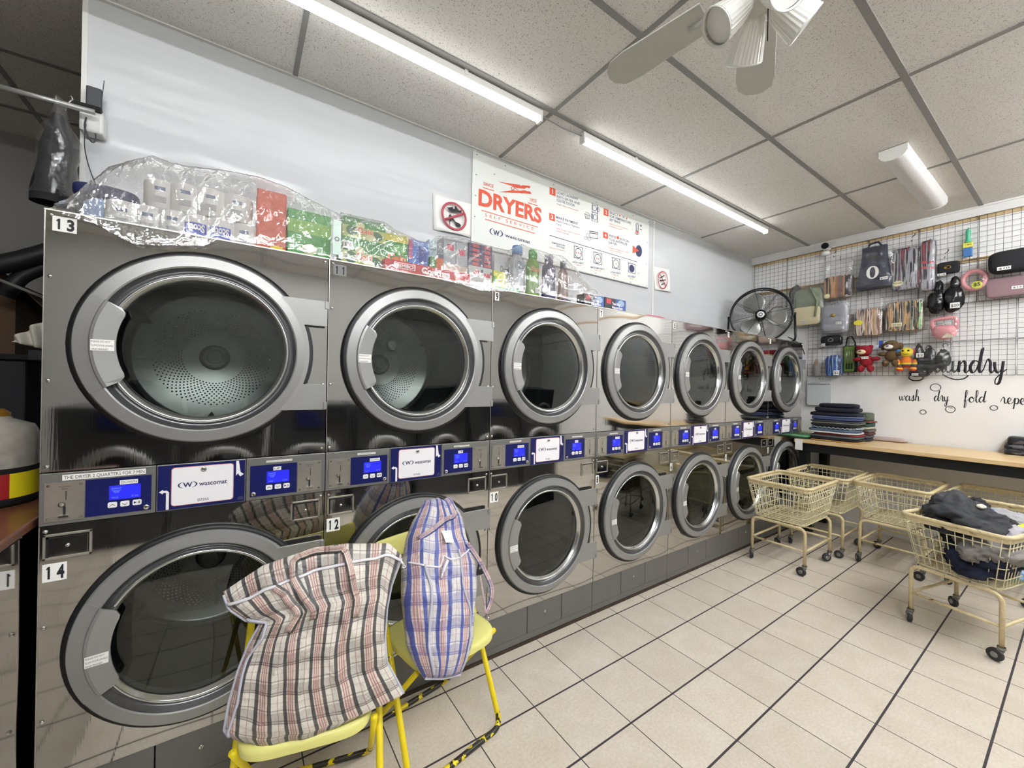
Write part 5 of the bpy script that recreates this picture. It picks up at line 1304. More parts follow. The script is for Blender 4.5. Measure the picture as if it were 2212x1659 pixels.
t, w_, h = pack('detergent_box', 'blue box with a dark blue flower and pink edge behind the red bakery tray', 'box', 883, 927, 514, FY+.01, .10, '#3f78c6'); face(t, 'artwork', [('s', -w_*.15, h*.42, w_*.45, h*.88, 0), ('r', -w_/2, h*.5, -w_*.3, h*.97, 1), ('o', -w_*.38, h*.1, w_*.1, h*.3, 2)], ['#34489a', '#b5527e', '#dfe3ee'])
t, w_, h = pack('bleach_pack', 'small green and orange pack below the pale blue carton', 'pack', 929, 957, 553, FY-.005, .08, '#4f8a4a'); face(t, 'artwork', [('r', 0, h*.3, w_/2, h, 0), ('o', -w_*.4, h*.2, w_*.4, h*.6, 1), ('t', -w_*.3, h*.34, w_*.3, h*.46, 2, 'CLOROX', .02)], ['#c4622f', '#39469a', '#ecebe6'])
t, w_, h = pack('soap_carton', 'pale blue carton behind the small green and orange pack', 'carton', 928, 958, 515, FY+.10, .08, '#c3d6de')
t, w_, h = pack('soap_carton', 'silver pack with two red marks, upper one near the paper notice', 'carton', 959, 1011, 510, FY+.01, .10, '#a6adb2'); face(t, 'artwork', [('r', -w_*.35, h*.74, -w_*.1, h*.86, 0), ('r', w_*.12, h*.68, w_*.38, h*.80, 0), ('r', -.001, h*.5, .001, h*.98, 1), ('r', -w_/2, .0, w_/2, h*.45, 2)], ['#c43c58', '#8d9498', '#c9b7a6'])
t0 = onY(FY, 1013, 572).z
for r in range(5):
    for c in range(2):
        xa = onY(FY, 1013, 560).x; xb = onY(FY, 1063, 560).x; ww = (xb-xa)/2; hh = (onY(FY, 1013, 522).z-t0)/5
        b = MB(); b.box2((0, 0, 0), (ww-.001, .08, hh-.001)); hxm('#4a3c66'); hxm('#c0494f')
        b.box2((ww*.3, -.0008, hh*.15), (ww*.85, 0, hh*.8), 1)
        o = b.build('bar_box', ['pack_#4a3c66', 'pack_#c0494f'], loc=(xa+ww*c, FY, t0+hh*r), bevel=.001)
        tag(o, 'small purple and red box, %s column, %s from the bottom of the block' % (('near', 'far')[c], ('lowest', 'second', 'third', 'fourth', 'topmost')[r]), 'box', 'purple and red boxes in a block under the plastic')
t, w_, h = pack('soap_carton', 'white pack with two red marks carrying the block of purple boxes', 'carton', 1013, 1064, 572, FY-.005, .10, '#c3c6c2', z1=t0); face(t, 'artwork', [('r', -w_*.3, h*.66, -w_*.08, h*.82, 0), ('r', w_*.15, h*.60, w_*.4, h*.76, 0), ('o', -w_*.0, h*.74, w_*.1, h*.9, 1), ('o', w_*.40, h*.7, w_*.49, h*.86, 1)], ['#c43c48', '#55585c'])
# bakery tray in front
a = onY(1.84, 831, 566); c = onY(1.84, 1015, 600); z1 = onY(1.84, 925, 579).z
t = thing('bakery_tray', 'long flat red bakery tray lettered Conchas lying along the dryer edge', 'tray', ((a.x+c.x)/2, 1.84, TOP)); w_ = c.x-a.x; h = .058
b = MB(); b.box2((-w_/2, 0, 0), (w_/2, .06, h)); b.build('tray', hxm('#c02f36'), t, bevel=.002)
face(t, 'lettering', [('r', -w_*.40, h*.38, -w_*.17, h*.86, 0), ('r', -w_*.39, h*.43, -w_*.18, h*.81, 1), ('t', -w_*.375, h*.48, -w_*.19, h*.76, 0, 'BIMBO', .03), ('t', -w_*.10, h*.32, w_*.24, h*.80, 0, 'Conchas', .05), ('o', w_*.3, h*.0, w_*.46, h*.3, 2)], ['#f1e9e6', '#c02f36', '#dcb48a'])
# bottles
def bottle(px, pyt, y, r, body, capc, label, name='detergent_bottle', flat=.62, txt=None, tcol='#eceaf2', shoulder=.74):
    p = onY(y, px, pyt); H = p.z-TOP; r *= 1.22
    t = thing(name, label, 'bottle', (p.x, y+.04, TOP), 0, 'bottles under the plastic')
    S = Matrix.Diagonal((1, flat, 1, 1))
    b = MB(); b.lathe([(0, 0), (r*.92, 0), (r, .012), (r*1.02, H*.25), (r*.90, H*.45), (r, H*.6), (r*.93, H*shoulder), (r*.55, H*(shoulder+.08)), (r*.5, H*.86)], (0, 0, 0), 'Z', 32, 0, S); b.build('body', hxm(body, .3), t)
    b = MB(); b.lathe([(r*.58, H*.84), (r*.58, H*.97), (r*.5, H), (0, H)], (0, 0, 0), 'Z', 24, 0, Matrix.Diagonal((1, .85, 1, 1))); b.build('cap', hxm(capc, .3), t)
    if txt:
        b = MB(); b.text(txt, (-r*.7, -r*flat-.003, H*.56), (r*.7, -r*flat-.003, H*.56), (-r*.7, -r*flat-.003, H*.66), 0, .0003, .01); b.build('label', hxm(tcol), t)
        price_tag(t, (r*.3, -r*flat-.006, H*.2), .035, .03, '3.79', 'Y')
    return t
t, w_, h = pack('detergent_pack', 'yellow and green pack with a drop at the film low point', 'pack', 1066, 1094, 583, FY-.01, .08, '#d3d33c'); face(t, 'artwork', [('r', -w_/2, 0, w_/2, h*.3, 0), ('o', 0, h*.35, w_*.45, h*.6, 1), ('r', -w_*.5, h*.1, -w_*.3, h*.75, 2)], ['#4fae58', '#d9c489', '#5aa64d'])
t, w_, h = pack('softener_carton', 'white carton lettered Downy behind the yellow and green pack', 'carton', 1068, 1112, 548, FY+.10, .09, '#c9c9cc'); face(t, 'artwork', [('t', -w_*.2, h*.62, w_*.35, h*.76, 0, 'Downy', .03)], ['#7b7f86'])
bottle(1126, 528, FY+.03, .048, '#aeb1b8', '#5e8fc8', 'large white bottle with a blue cap under the film peak', shoulder=.70, txt='12x', tcol='#6b7a8a')
bottle(1160, 537, FY, .040, '#6f9a3c', '#3f9e3c', 'green bottle with an orange label and green cap', txt='Gain', tcol='#dd6a33')
bottle(1195, 547, FY, .042, '#585470', '#6a6286', 'purple bottle with a lilac cap', txt='Downy')
bottle(1226, 562, FY+.01, .034, '#8a6f66', '#2f4256', 'brown bottle with a blue band, last one under the film')
b = MB(); cushion(b, (onY(FY-.03, 1108, 625).x, FY-.03, TOP+.02), (.08, .06, .04), 0, .7, .01, 4.); tag(b.build('green_pouch', hxm('#2f9a48', .35)), 'flat dark green pouch at the foot of the white bottle', 'pouch')
for px, s in ((1187, 'purple'), (1222, 'brown')):
    p = onY(FY-.05, px, 650); b = MB(); b.box2((p.x-.035, FY-.06, TOP), (p.x+.035, FY-.035, TOP+.022)); tag(b.build('soap_tin', hxm('#20285e', .3), bevel=.003), 'flat navy tin in front of the %s bottle' % s, 'tin', 'navy tins on the dryer edge')
# trash bag boxes
for i, (p0, p1, py, lb) in enumerate(((1262, 1305, 633, 'black and blue trash bag box partly under the film end'), (1306, 1352, 641, 'black and blue trash bag box next beyond the film end'))):
    t, w_, h = pack('trash_bag_box', lb, 'box', p0, p1, py, 1.86, .07, '#16171c', 'trash bag boxes on the dryers'); h_ = h
    face(t, 'artwork', [('r', w_*.02, 0, w_/2, h, 0), ('o', w_*.12, h*.45, w_*.42, h*.95, 1), ('r', -w_*.42, h*.55, -w_*.2, h*.92, 2), ('t', -w_*.16, h*.50, w_*.22, h*.70, 3, 'Trash Bags', .03), ('t', -w_*.16, h*.22, w_*.34, h*.42, 3, 'Bolsas para Basura', .03), ('o', -w_*.1, -.0, w_*.05, h*.2, 1)], ['#31589c', '#9ab0c8', '#c23340', '#eceaf0'])
a = onY(1.95, 1388, 683); c = onY(1.95, 1437, 692)
b = MB(); cushion(b, ((a.x+c.x)/2, 1.98, TOP+.022), (c.x-a.x, .12, .055), 0, .6, .004, 2.); tag(b.build('pink_pouch', hxm('#c8406e', .35)), 'pink pouch lying on the dryer numbered 7', 'pouch')
# odds and ends at the wall end
p = onY(2.30, 228, 350); b = MB(); cushion(b, (p.x, 2.33, TOP+.24), (.19, .10, .07), 0, .5, .01, 5.); b.box2((p.x-.07, 2.29, TOP), (p.x+.07, 2.37, TOP+.2), 1); tag(b.build('tote_bag', [hxm('#1b2352', .5), hxm('#8d8f98')]), 'dark navy tote bag at the wall end behind the film', 'bag')
p = onY(2.20, 210, 365); b = MB(); b.lathe([(0, 0), (.055, 0), (.055, .10), (.05, .17), (.03, .19), (0, .19)], (p.x, 2.25, TOP), 'Z', 24); tag(b.build('blue_canister', hxm('#9db7dd', .4)), 'pale blue canister beside the navy tote bag', 'canister')
p = onY(2.2, 184, 375); b = MB(); b.box2((p.x-.03, 2.22, TOP), (p.x+.02, 2.34, TOP+.19)); tag(b.build('dark_box', hxm('#10262c', .5), bevel=.003), 'small black-green box at the very wall end', 'box')
# the clear plastic sheets draped over everything
def film(name, label, top, hem, seed, ytop=FY-.035, nu=300, nv=44, backd=.30):
    t = []
    def f(u, v):
        px = lerp(top[0][0], top[-1][0], u)
        T = onY(ytop, px, pw(top, px)); hx = lerp(hem[0][0], hem[-1][0], u); Hh = onY(DY-.012, hx, pw(hem, hx))
        if Hh.z < TOP: Hh = onY(DY-.020, hx, pw(hem, hx))
        if v < .38:
            k = v/.38; Bk = Vector((T.x+.02, ytop+backd, TOP+.02+(T.z-TOP)*.35)); C_ = Vector((T.x, ytop+.12, T.z+.005))
            q = Bk*(1-k)**2+C_*2*k*(1-k)+T*k*k
        else:
            k = (v-.38)/.62; C_ = Vector((lerp(T.x, Hh.x, .5), DY-.012, lerp(T.z, Hh.z, .35)))
            q = T*(1-k)**2+C_*2*k*(1-k)+Hh*k*k
        e = sm((1-v)*6)*sm(v*5)*(.18+.82*sm(abs(v-.38)*5))
        s = Vector((q.x*5.5+seed, q.z*7, q.y*5))
        r = noise.noise(s*.8)*.030
        # sharp tension creases, few and long
        c1 = 1-min(1, abs(noise.noise(Vector((u*15+v*2.2+seed, v*1.3, 2.))))*7); c2 = 1-min(1, abs(noise.noise(Vector((u*34-v*4+seed, v*2.5, 7.))))*6); c3 = 1-min(1, abs(noise.noise(Vector((u*20+v*9+seed, v*5, 4.))))*8)
        r += .011*c1*c1+.004*c2*c2+.006*c3*c3
        q = q+Vector((.25*r*e, -r*e, .4*r*e)); q.y = max(q.y, DY-.045)
        return q
    b = MB(); b.grid(f, nu, nv); return tag(b.build(name, 'plastic_film'), label, 'plastic sheet', 'clear plastic sheets on the dryers')
film('plastic_sheet', 'crinkled clear plastic sheet over the paper rolls on the nearest dryer', [(150, 440), (168, 425), (190, 400), (235, 360), (290, 345), (330, 336), (365, 350), (400, 358), (480, 366), (560, 380), (620, 402), (660, 425), (700, 445), (740, 465)],
     [(105, 452), (150, 468), (205, 482), (245, 505), (292, 528), (370, 530), (440, 531), (478, 514), (560, 527), (640, 540), (740, 560)], 1.3)
film('plastic_sheet', 'smooth clear plastic sheet over the boxes and bottles farther along', [(736, 458), (832, 480), (850, 494), (905, 519), (928, 524), (945, 508), (990, 512), (1020, 520), (1065, 533), (1100, 540), (1120, 530), (1128, 526), (1140, 532), (1190, 548), (1215, 552), (1240, 575), (1262, 600), (1285, 625)],
     [(716, 552), (760, 562), (850, 585), (930, 598), (1000, 615), (1040, 628), (1120, 630), (1180, 636), (1240, 648), (1292, 658)], 7.7)
# hook strap hanging down between the two sheets
a, c = onY(DY-.03, 720, 474), onY(DY-.03, 737, 478); e = onY(DY-.03, 716, 548)
b = MB(); b.box2((a.x, DY-.032, e.z), (c.x, DY-.029, a.z)); b.lathe([(.010, DY-.033), (.006, DY-.034), (.010, DY-.032)], ((a.x+c.x)/2, 0, lerp(e.z, a.z, .45)), 'Y', 16, 1)
tag(b.build('display_strap', [mat('strap_clear', '#a9c0b2', .3), 'tee_bar']), 'translucent plastic display strap with an eyelet beside the two stacked green boxes', 'strap')
# ---------------------------------------------------------------- wire grid on the end wall
WX = LX-.040
def wl(px, py, x=None): return onX(x if x is not None else WX, px, py)
mat('wire_black', '#2b2630', .5, .3)
def grid_panel(w_, h_, n, m):
    b = MB(); r = .0028
    b.tube([(0, 0, 0), (0, -w_, 0), (0, -w_, h_), (0, 0, h_)], r, 6, True)
    for i in range(1, n): y = -w_*i/n; b.tube([(0, y, 0), (0, y, h_)], .0014, 5)
    for j in range(1, m): z = h_*j/m; b.tube([(.002, 0, z), (.002, -w_, z)], .0014, 5)
    return b
rows = [(2.705, 3.085, 2.508, 7, 'top row'), (2.315, 2.697, 2.508, 7, 'second row'), (1.965, 2.308, 1.900, 6, 'third row'), (1.645, 1.957, 1.900, 6, 'bottom row')]
ordn = ['first', 'second', 'third', 'fourth', 'fifth', 'sixth', 'seventh']
for z0, z1, y0, n, nm in rows:
    p0 = None
    for k in range(n):
        pw_ = .3815
        if p0 is None: p0 = grid_panel(pw_-.008, z1-z0, 8, 8 if z1-z0 > .33 else 7).build('wire_grid_panel', 'wire_black'); o = p0
        else: o = p0.copy(); COL.objects.link(o)
        o.location = (LX-.026, y0-pw_*k-.002, z0)
        tag(o, 'black wire grid panel, %s in the %s counted from the dryer corner' % (ordn[k], nm), 'wire grid', 'black wire grid panels on the end wall')
# writing on the wall
LET = {'w': ([(0, .9), (.05, .3), (.22, 0), (.42, .35), (.47, .9), (.5, .25), (.68, 0), (.88, .4), (.88, .98), (1.05, .85)], 1.1),
 'a': ([(.78, .85), (.42, 1), (.1, .6), (.17, .1), (.45, .02), (.72, .5), (.80, .98), (.76, .3), (.88, 0), (1.08, .25)], 1.02),
 's': ([(0, .2), (.3, .6), (.46, 1.15), (.52, .6), (.52, .15), (.3, -.05), (.12, .1), (.5, .05), (.8, .3)], .76),
 'h': ([(0, .2), (.38, 1.2), (.55, 2.1), (.34, 2.25), (.22, 1.2), (.12, 0), (.2, .6), (.5, .95), (.64, .6), (.6, .1), (.76, 0), (.98, .3)], .98),
 'd': ([(.72, .85), (.36, 1), (.05, .5), (.2, 0), (.5, .2), (.78, 1.2), (.98, 2.1), (.82, 1.2), (.72, .3), (.86, 0), (1.08, .3)], 1.04),
 'r': ([(0, .2), (.25, 1.0), (.36, 1.12), (.52, .85), (.52, .2), (.66, 0), (.86, .3)], .82),
 'y': ([(0, .9), (.05, .3), (.25, 0), (.5, .3), (.62, .95), (.52, 0), (.35, -.85), (.08, -.95), (.12, -.5), (.62, .05), (.9, .3)], .85),
 'f': ([(0, .2), (.42, 1.2), (.58, 2.1), (.36, 2.25), (.25, 1.2), (.15, -.3), (.08, -.95), (.3, -.85), (.36, 0), (.3, .3), (.6, .4), (.82, .7)], .78),
 'o': ([(.5, 1), (.15, .8), (.1, .2), (.4, 0), (.7, .3), (.66, .85), (.45, 1), (.6, .75), (.92, .85)], .88),
 'l': ([(0, .2), (.42, 1.3), (.48, 2.1), (.28, 2.15), (.2, 1.1), (.26, .1), (.46, 0), (.68, .3)], .64),
 'e': ([(0, .3), (.4, .5), (.5, .9), (.3, 1.05), (.1, .6), (.2, .05), (.5, .0), (.76, .3)], .73),
 'p': ([(0, .3), (.25, 1.05), (.2, 0), (.08, -.95), (.2, .4), (.46, 1), (.72, .7), (.56, .1), (.3, .1), (.6, 0), (.88, .25)], .84),
 't': ([(0, .2), (.3, 1), (.4, 1.8), (.28, .6), (.38, .0), (.62, .3)], .6), 'u': ([(0, .9), (.05, .2), (.3, 0), (.55, .4), (.6, .98), (.6, .2), (.76, 0), (.97, .3)], .96),
 'n': ([(0, .2), (.15, 1), (.12, 0), (.2, .6), (.5, 1), (.64, .6), (.6, .1), (.76, 0), (.97, .3)], .96),
 'L': ([(.3, 2.0), (.5, 2.4), (.8, 2.2), (.6, 1.2), (.35, .2), (0, .1), (.3, -.05), (.9, 0), (1.1, .3)], 1.05)}
def catm(pts, n=6):
    P = [pts[0]]+pts+[pts[-1]]; out = []
    for i in range(1, len(P)-2):
        a, b_, c, d = P[i-1:i+3]
        for k in range(n):
            t = k/n; out.append(tuple(.5*((2*b_[j])+(-a[j]+c[j])*t+(2*a[j]-5*b_[j]+4*c[j]-d[j])*t*t+(-a[j]+3*b_[j]-3*c[j]+d[j])*t**3) for j in (0, 1)))
    out.append(pts[-1]); return out
def script(word, A, B, xh, label, r, mt='decal_ink'):
    A, B = Vector(A), Vector(B); tot = sum(LET[c][1] for c in word); ex = (B-A)/tot; b = MB(); cx = 0
    for ch in word:
        pts = catm([(p[0]+cx, p[1]) for p in LET[ch][0]])
        P3 = [A+ex*p[0]+Vector((0, 0, xh*p[1])) for p in pts]; n = len(P3)
        rr = [r*(1.25 if P3[min(i+1, n-1)].z < P3[max(i-1, 0)].z else .55) for i in range(n)]
        b.tube([Vector((LX-.0008, p.y, p.z)) for p in P3], rr, 6)
        cx += LET[ch][1]
    for v in b.v: v.x = LX-.0005-(LX-.0008-v.x)*.05-.0005
    return tag(b.build('wall_lettering', mt), label, 'wall lettering', 'black script lettering on the end wall')
mat('decal_ink', '#22212a', .5)
W5 = lambda px, py: wl(px, py, LX)
script('wash', W5(1943, 865), W5(1988, 866), .048, 'black script word wash on the end wall', .0035)
script('dry', W5(2018, 866), W5(2050, 867), .048, 'black script word dry on the end wall', .0035)
script('fold', W5(2082, 869), W5(2130, 869), .048, 'black script word fold on the end wall', .0035)
script('repeat', W5(2161, 871), W5(2246, 875), .048, 'black script word repeat on the end wall, running out of the picture', .0035)
script('Laundry', W5(1990, 803), W5(2174, 805), .105, 'large black script word Laundry behind the wire grid', .008)
b = MB(); b.tube([Vector((LX-.001, q.y, q.z)) for q in [W5(x, y) for x, y in catm([(2036, 809), (2050, 816), (2066, 820), (2082, 818), (2092, 811)])]], .005, 6)
tag(b.build('wall_swash', 'decal_ink'), 'black curved swash under the large wall word', 'wall lettering')
for px, py, r, lb in ((2021, 837, 12, 'largest'), (1994, 890, 7, 'small, under the word wash,'), (2053, 884, 11, 'middle-sized, under the word dry,'), (2147, 881, 8.5, 'small, under the word fold,'), (2042, 746, 6, 'tiny, behind the wire grid,')):
    c = W5(px, py); rr = (W5(px-r, py)-c).length*.94; b = MB(); b.tube([(LX-.001, c.y+rr*cos(a), c.z+rr*sin(a)*1.0) for a in [2*pi*k/28 for k in range(28)]], .0028, 6, True)
    if r == 11: b.tube([(LX-.001, c.y+rr*.55*cos(a), c.z+rr*.55*sin(a)) for a in [radians(40+100*k/8) for k in range(9)]], .002, 6)
    tag(b.build('wall_bubble', 'decal_ink'), 'black bubble outline on the end wall, %s near the script words' % lb, 'wall decal', 'black bubble outlines on the end wall')

# ---------------------------------------------------------------- goods hanging on the grid
def wthing(name, label, cat, px0, py0, px1, py1, off=.05, grp=None):
    x = LX-off; a, c = onX(x, px0, (py0+py1)/2), onX(x, px1, (py0+py1)/2); mx = (px0+px1)/2
    z1, z0 = onX(x, mx, py0).z, onX(x, mx, py1).z
    t = thing(name, label, cat, (x, (a.y+c.y)/2, z0), 0, grp)
    return t, abs(a.y-c.y), z1-z0
def sleeve(t, w_, h, d=.06, name='clear_bag', seed=1, grow=1.08, up=.06):
    b = MB()
    def f(u, v):
        a = 2*pi*u; z = lerp(-.02, h+up, v); k = min(1, (1-v)*5+.25)*min(1, v*8+.5)
        wv = noise.noise(Vector((cos(a)*3+seed, sin(a)*3, v*9)))
        return Vector((-d*.5+sgnp(sin(a), .6)*(d*.55)*k*(1+.3*wv)-.004, sgnp(cos(a), .7)*w_*.5*grow*(.5+.5*k)*(1+.05*wv), z))
    b.grid(f, 40, 24, closeu=True); return b.build(name, 'plastic_pack', t)
def hook(t, h, x=.03):
    b = MB(); b.tube([(x, 0, h+.03), (x-.03, 0, h+.025), (x-.035, 0, h+.0), (x-.03, 0, h-.02)], .0022, 6); b.build('hook', 'wire_black', t)
def softbox(t, name, c, d, m, seed=1, p=.3, nz=.006, sub=None):
    b = MB(); cushion(b, c, d, 0, p, nz, seed, 36, 18); return b.build(name, m, t)
def stripes_mat(name, cols, seed, sc=26):
    m, nt, b = newmat(name); q = NB(nt); tc = q.n('TexCoord'); mp = q.n('Mapping'); nt.links.new(tc.outputs['Object'], mp.inputs[0]); mp.inputs['Scale'].default_value = (1, 1, .045); mp.inputs['Location'].default_value = (seed, seed*2, 0)
    n_ = q.noise(mp.outputs[0], sc, 3); cr = q.n('ValToRGB'); cr.color_ramp.interpolation = 'CONSTANT'
    e = cr.color_ramp.elements; e[0].color = hexc(cols[0]); e[0].position = 0; e[1].color = hexc(cols[1]); e[1].position = .36
    for i, c in enumerate(cols[2:]): x = e.new(.36+.30*(i+1)/(len(cols)-1)); x.color = hexc(c)
    nt.links.new(n_, cr.inputs[0]); nt.links.new(cr.outputs[0], b.inputs['Base Color']); b.inputs['Roughness'].default_value = .6
# 1 khaki and cream backpack
t, w_, h = wthing('backpack', 'sage green and cream canvas backpack in clear plastic beside the floor fan', 'backpack', 1716, 622, 1783, 706, .07)
softbox(t, 'body', (-.035, 0, h*.5), (.08, w_*.92, h*.94), mat('sage_canvas', '#7d8872', .8), 3, .35, .008)
softbox(t, 'front_pocket', (-.075, .0, h*.26), (.05, w_*.86, h*.46), mat('cream_canvas', '#d9cda6', .8), 5, .3, .006)
softbox(t, 'flap', (-.082, 0, h*.62), (.02, w_*.70, h*.26), 'sage_canvas', 7, .3, .003)
b = MB(); b.tube([(-.08, -w_*.1, h*.98), (-.10, -w_*.36, h*.6), (-.10, -w_*.30, h*.22)], .022, 10, flat=.4); b.build('shoulder_strap', 'sage_canvas', t)
price_tag(t, (-.106, .02, h*.12), .05, .022, '$20'); sleeve(t, w_, h, .10, seed=2); hook(t, h)
# 2 brown blanket pack
stripes_mat('brown_plaid', ['#4e3540', '#6b4a50', '#8f6238', '#b0865a', '#2c2530', '#c9c2bd'], 2, 9)
t, w_, h = wthing('blanket_pack', 'folded brown patterned blanket in a clear bag below the security camera', 'blanket', 1785, 598, 1845, 645, .06)
softbox(t, 'blanket', (-.04, 0, h*.5), (.09, w_, h), 'brown_plaid', 4, .22, .006)
b = MB(); b.lathe([(.026, 0), (.022, -.001), (0, -.001)], (-.088, w_*.36, h*.12), 'X', 14); b.build('price_sticker', hxm('#e6dfb4'), t); sleeve(t, w_, h, .10, seed=4, up=.22); hook(t, h+.2)
# 3 navy backpack with white O
t, w_, h = wthing('backpack', 'navy blue backpack with a big white letter O, high on the wire grid', 'backpack', 1853, 536, 1934, 624, .07)
hxm('#1c2238', .7)
b = MB()
def f(u, v):
    a = 2*pi*u; k = lerp(1.0, .72, sm(v*1.1)); z = h*v; c = sgnp(cos(a), .45)*w_*.46*k; s = sgnp(sin(a), .5)*.055*lerp(1.1, .7, v)
    return Vector((-.05-s+.01*noise.noise(Vector((u*5, v*4, 1))), c, z))
b.grid(f, 40, 16, closeu=True); b.add([f(k/40, 1) for k in range(40)], [tuple(range(40))]); b.add([f(k/40, 0) for k in range(40)], [tuple(range(40))[::-1]]); b.build('body', 'pack_#1c2238', t)
b = MB(); b.tube([(-.04, w_*.22, h*.97), (-.04, w_*.14, h*1.10), (-.04, -w_*.08, h*1.12), (-.04, -w_*.2, h*.98)], .010, 8); b.build('carry_loop', 'pack_#1c2238', t)
b = MB(); cy, cz = -.0, h*.36; x = -.114
O1 = [(cy+w_*.165*cos(a), cz+h*.155*sin(a)) for a in [2*pi*k/32 for k in range(32)]]; O2 = [(cy+w_*.075*sgnp(cos(a), .85), cz+h*.125*sin(a)) for a in [2*pi*k/32 for k in range(32)]]
b.add([(x, *p) for p in O1]+[(x, *p) for p in O2], [(i, (i+1) % 32, 32+(i+1) % 32, 32+i) for i in range(32)]); b.build('letter_emblem', 'paper_white', t)
b = MB(); b.box((-.100, 0, h*.74), (.006, w_*.24, h*.11)); b.build('badge', 'black_cloth', t)
price_tag(t, (-.117, -w_*.30, h*.18), .06, .028, '$20'); sleeve(t, w_, h, .12, seed=6, up=.02)
# 4 dark striped pack above
stripes_mat('dark_plaid', ['#23212e', '#3b3348', '#5d4a55', '#9a9aa0', '#1b1a22', '#8a3a44'], 5, 24)
for (q4, lb, pat) in (((1930, 538, 1996, 628), 'grey and navy patterned clothes pack with a starburst price next to the navy backpack', 'a'), ((1992, 522, 2024, 630), 'narrow dark navy and red clothes pack hanging on the grid, beside the patterned one', 'b')):
    t, w_, h = wthing('clothes_pack', lb, 'clothes pack', *q4, .055 if pat == 'a' else .07)
    softbox(t, 'clothes', (-.045, 0, h*.5), (.09, w_, h), 'dark_plaid', 8 if pat == 'a' else 9, .25, .008)
    if pat == 'a':
        b = MB(); b.prism([(.042*cos(a)*(1 if i % 2 else .8), .03*sin(a)*(1 if i % 2 else .8)) for i, a in [(i, 2*pi*i/24) for i in range(24)]], ((-.098, w_*.25, h*.16), (0, -1, 0), (0, 0, 1), (-1, 0, 0)), .002); b.text('$10 each', (-.102, w_*.25+.03, h*.155), (-.102, w_*.25-.03, h*.155), (-.102, w_*.25+.03, h*.155+.016), 1, .0005); b.build('price_sticker', [hxm('#e6dfb4'), 'black_ink'], t)
    else:
        b = MB(); 
        for z in (.45, .56): b.box((-.094, w_*.2, h*z), (.004, .035, .022)); b.box((-.094, -w_*.3, h*(z-.02)), (.004, .03, .022))
        b.build('red_tabs', hxm('#b23c48'), t)
    sleeve(t, w_, h, .10, seed=9); hook(t, h)
# 5 grey backpack
t, w_, h = wthing('backpack', 'small grey backpack with a gold emblem in a shiny clear bag', 'backpack', 1776, 660, 1840, 722, .07)
softbox(t, 'body', (-.05, 0, h*.5), (.11, w_*.92, h), mat('grey_fabric', '#8b8b93', .6), 3, .42, .008)
softbox(t, 'front_pocket', (-.100, 0, h*.33), (.03, w_*.74, h*.5), 'grey_fabric', 6, .4, .005)
b = MB(); b.lathe([(0, -.122), (.016, -.120), (.02, -.112)], (0, 0, h*.62), 'X', 10); b.build('gold_emblem', mat('gold', '#b08f2e', .3, .8), t)
price_tag(t, (-.120, -w_*.2, h*.34), .05, .026, '$15'); b = MB(); b.tube([(-.03, w_*.15, h*.96), (-.03, w_*.08, h*1.12), (-.03, -w_*.08, h*1.12), (-.03, -w_*.15, h*.96)], .008, 8); b.build('carry_loop', 'grey_fabric', t)
sleeve(t, w_, h, .14, seed=12, up=.09)
# 6, 7 textile packs
stripes_mat('tan_mix', ['#6a4a50', '#b98f62', '#d9cdbd', '#3a3038', '#d8bcae', '#8a6a58'], 7, 30)
stripes_mat('green_mix', ['#2c3030', '#7f8a72', '#cfcbb4', '#1c2022', '#c79a68', '#5c6a62'], 9, 34)
t, w_, h = wthing('textile_pack', 'clear bag of tan and brown striped textiles with a yellow starburst', 'textile pack', 1850, 668, 1910, 726, .055); softbox(t, 'textiles', (-.035, 0, h*.5), (.07, w_, h), 'tan_mix', 3, .2, .005)
b = MB(); b.prism([(.042*cos(a)*(1 if i % 2 else .8), .030*sin(a)*(1 if i % 2 else .8)) for i, a in [(i, 2*pi*i/24) for i in range(24)]], ((-.080, w_*.34, h*.50), (0, -1, 0), (0, 0, 1), (-1, 0, 0)), .002); b.build('price_sticker', hxm('#e6d92a'), t); sleeve(t, w_, h, .08, seed=14, up=.17); hook(t, h+.15)
t, w_, h = wthing('textile_pack', 'clear bag of green black and cream textiles beside the black pouches', 'textile pack', 1918, 652, 1998, 716, .055); softbox(t, 'textiles', (-.04, 0, h*.5), (.08, w_, h), 'green_mix', 13, .2, .005)
b = MB(); b.box((-.086, -w_*.42, h*.72), (.003, .012, h*.30)); b.box((-.086, -w_*.42, h*.25), (.003, .012, h*.34)); b.build('green_tabs', hxm('#8fce8a'), t)
price_tag(t, (-.086, w_*.18, h*.22), .075, .035, '$20 each', color='pack_#e6dfb4'); sleeve(t, w_, h, .09, seed=15, up=.06)
# 8 cap pouch
t, w_, h = wthing('pouch', 'black pouch with a round gold logo below the empty hooks', 'pouch', 2027, 567, 2075, 592, .05); softbox(t, 'body', (-.03, 0, h*.5), (.05, w_, h), 'black_cloth', 3, .3, .004)
b = MB(); b.tube([(-.058, w_*.02+.02*cos(a), h*.5+.015*sin(a)) for a in [2*pi*k/18 for k in range(18)]], .003, 6, True); b.tube([(-.058, w_*.04, h*.5), (-.058, w_*.25, h*.42)], .003, 6); b.build('round_logo', 'gold', t)
price_tag(t, (-.058, w_*.28, -.005), .055, .022, '$10')
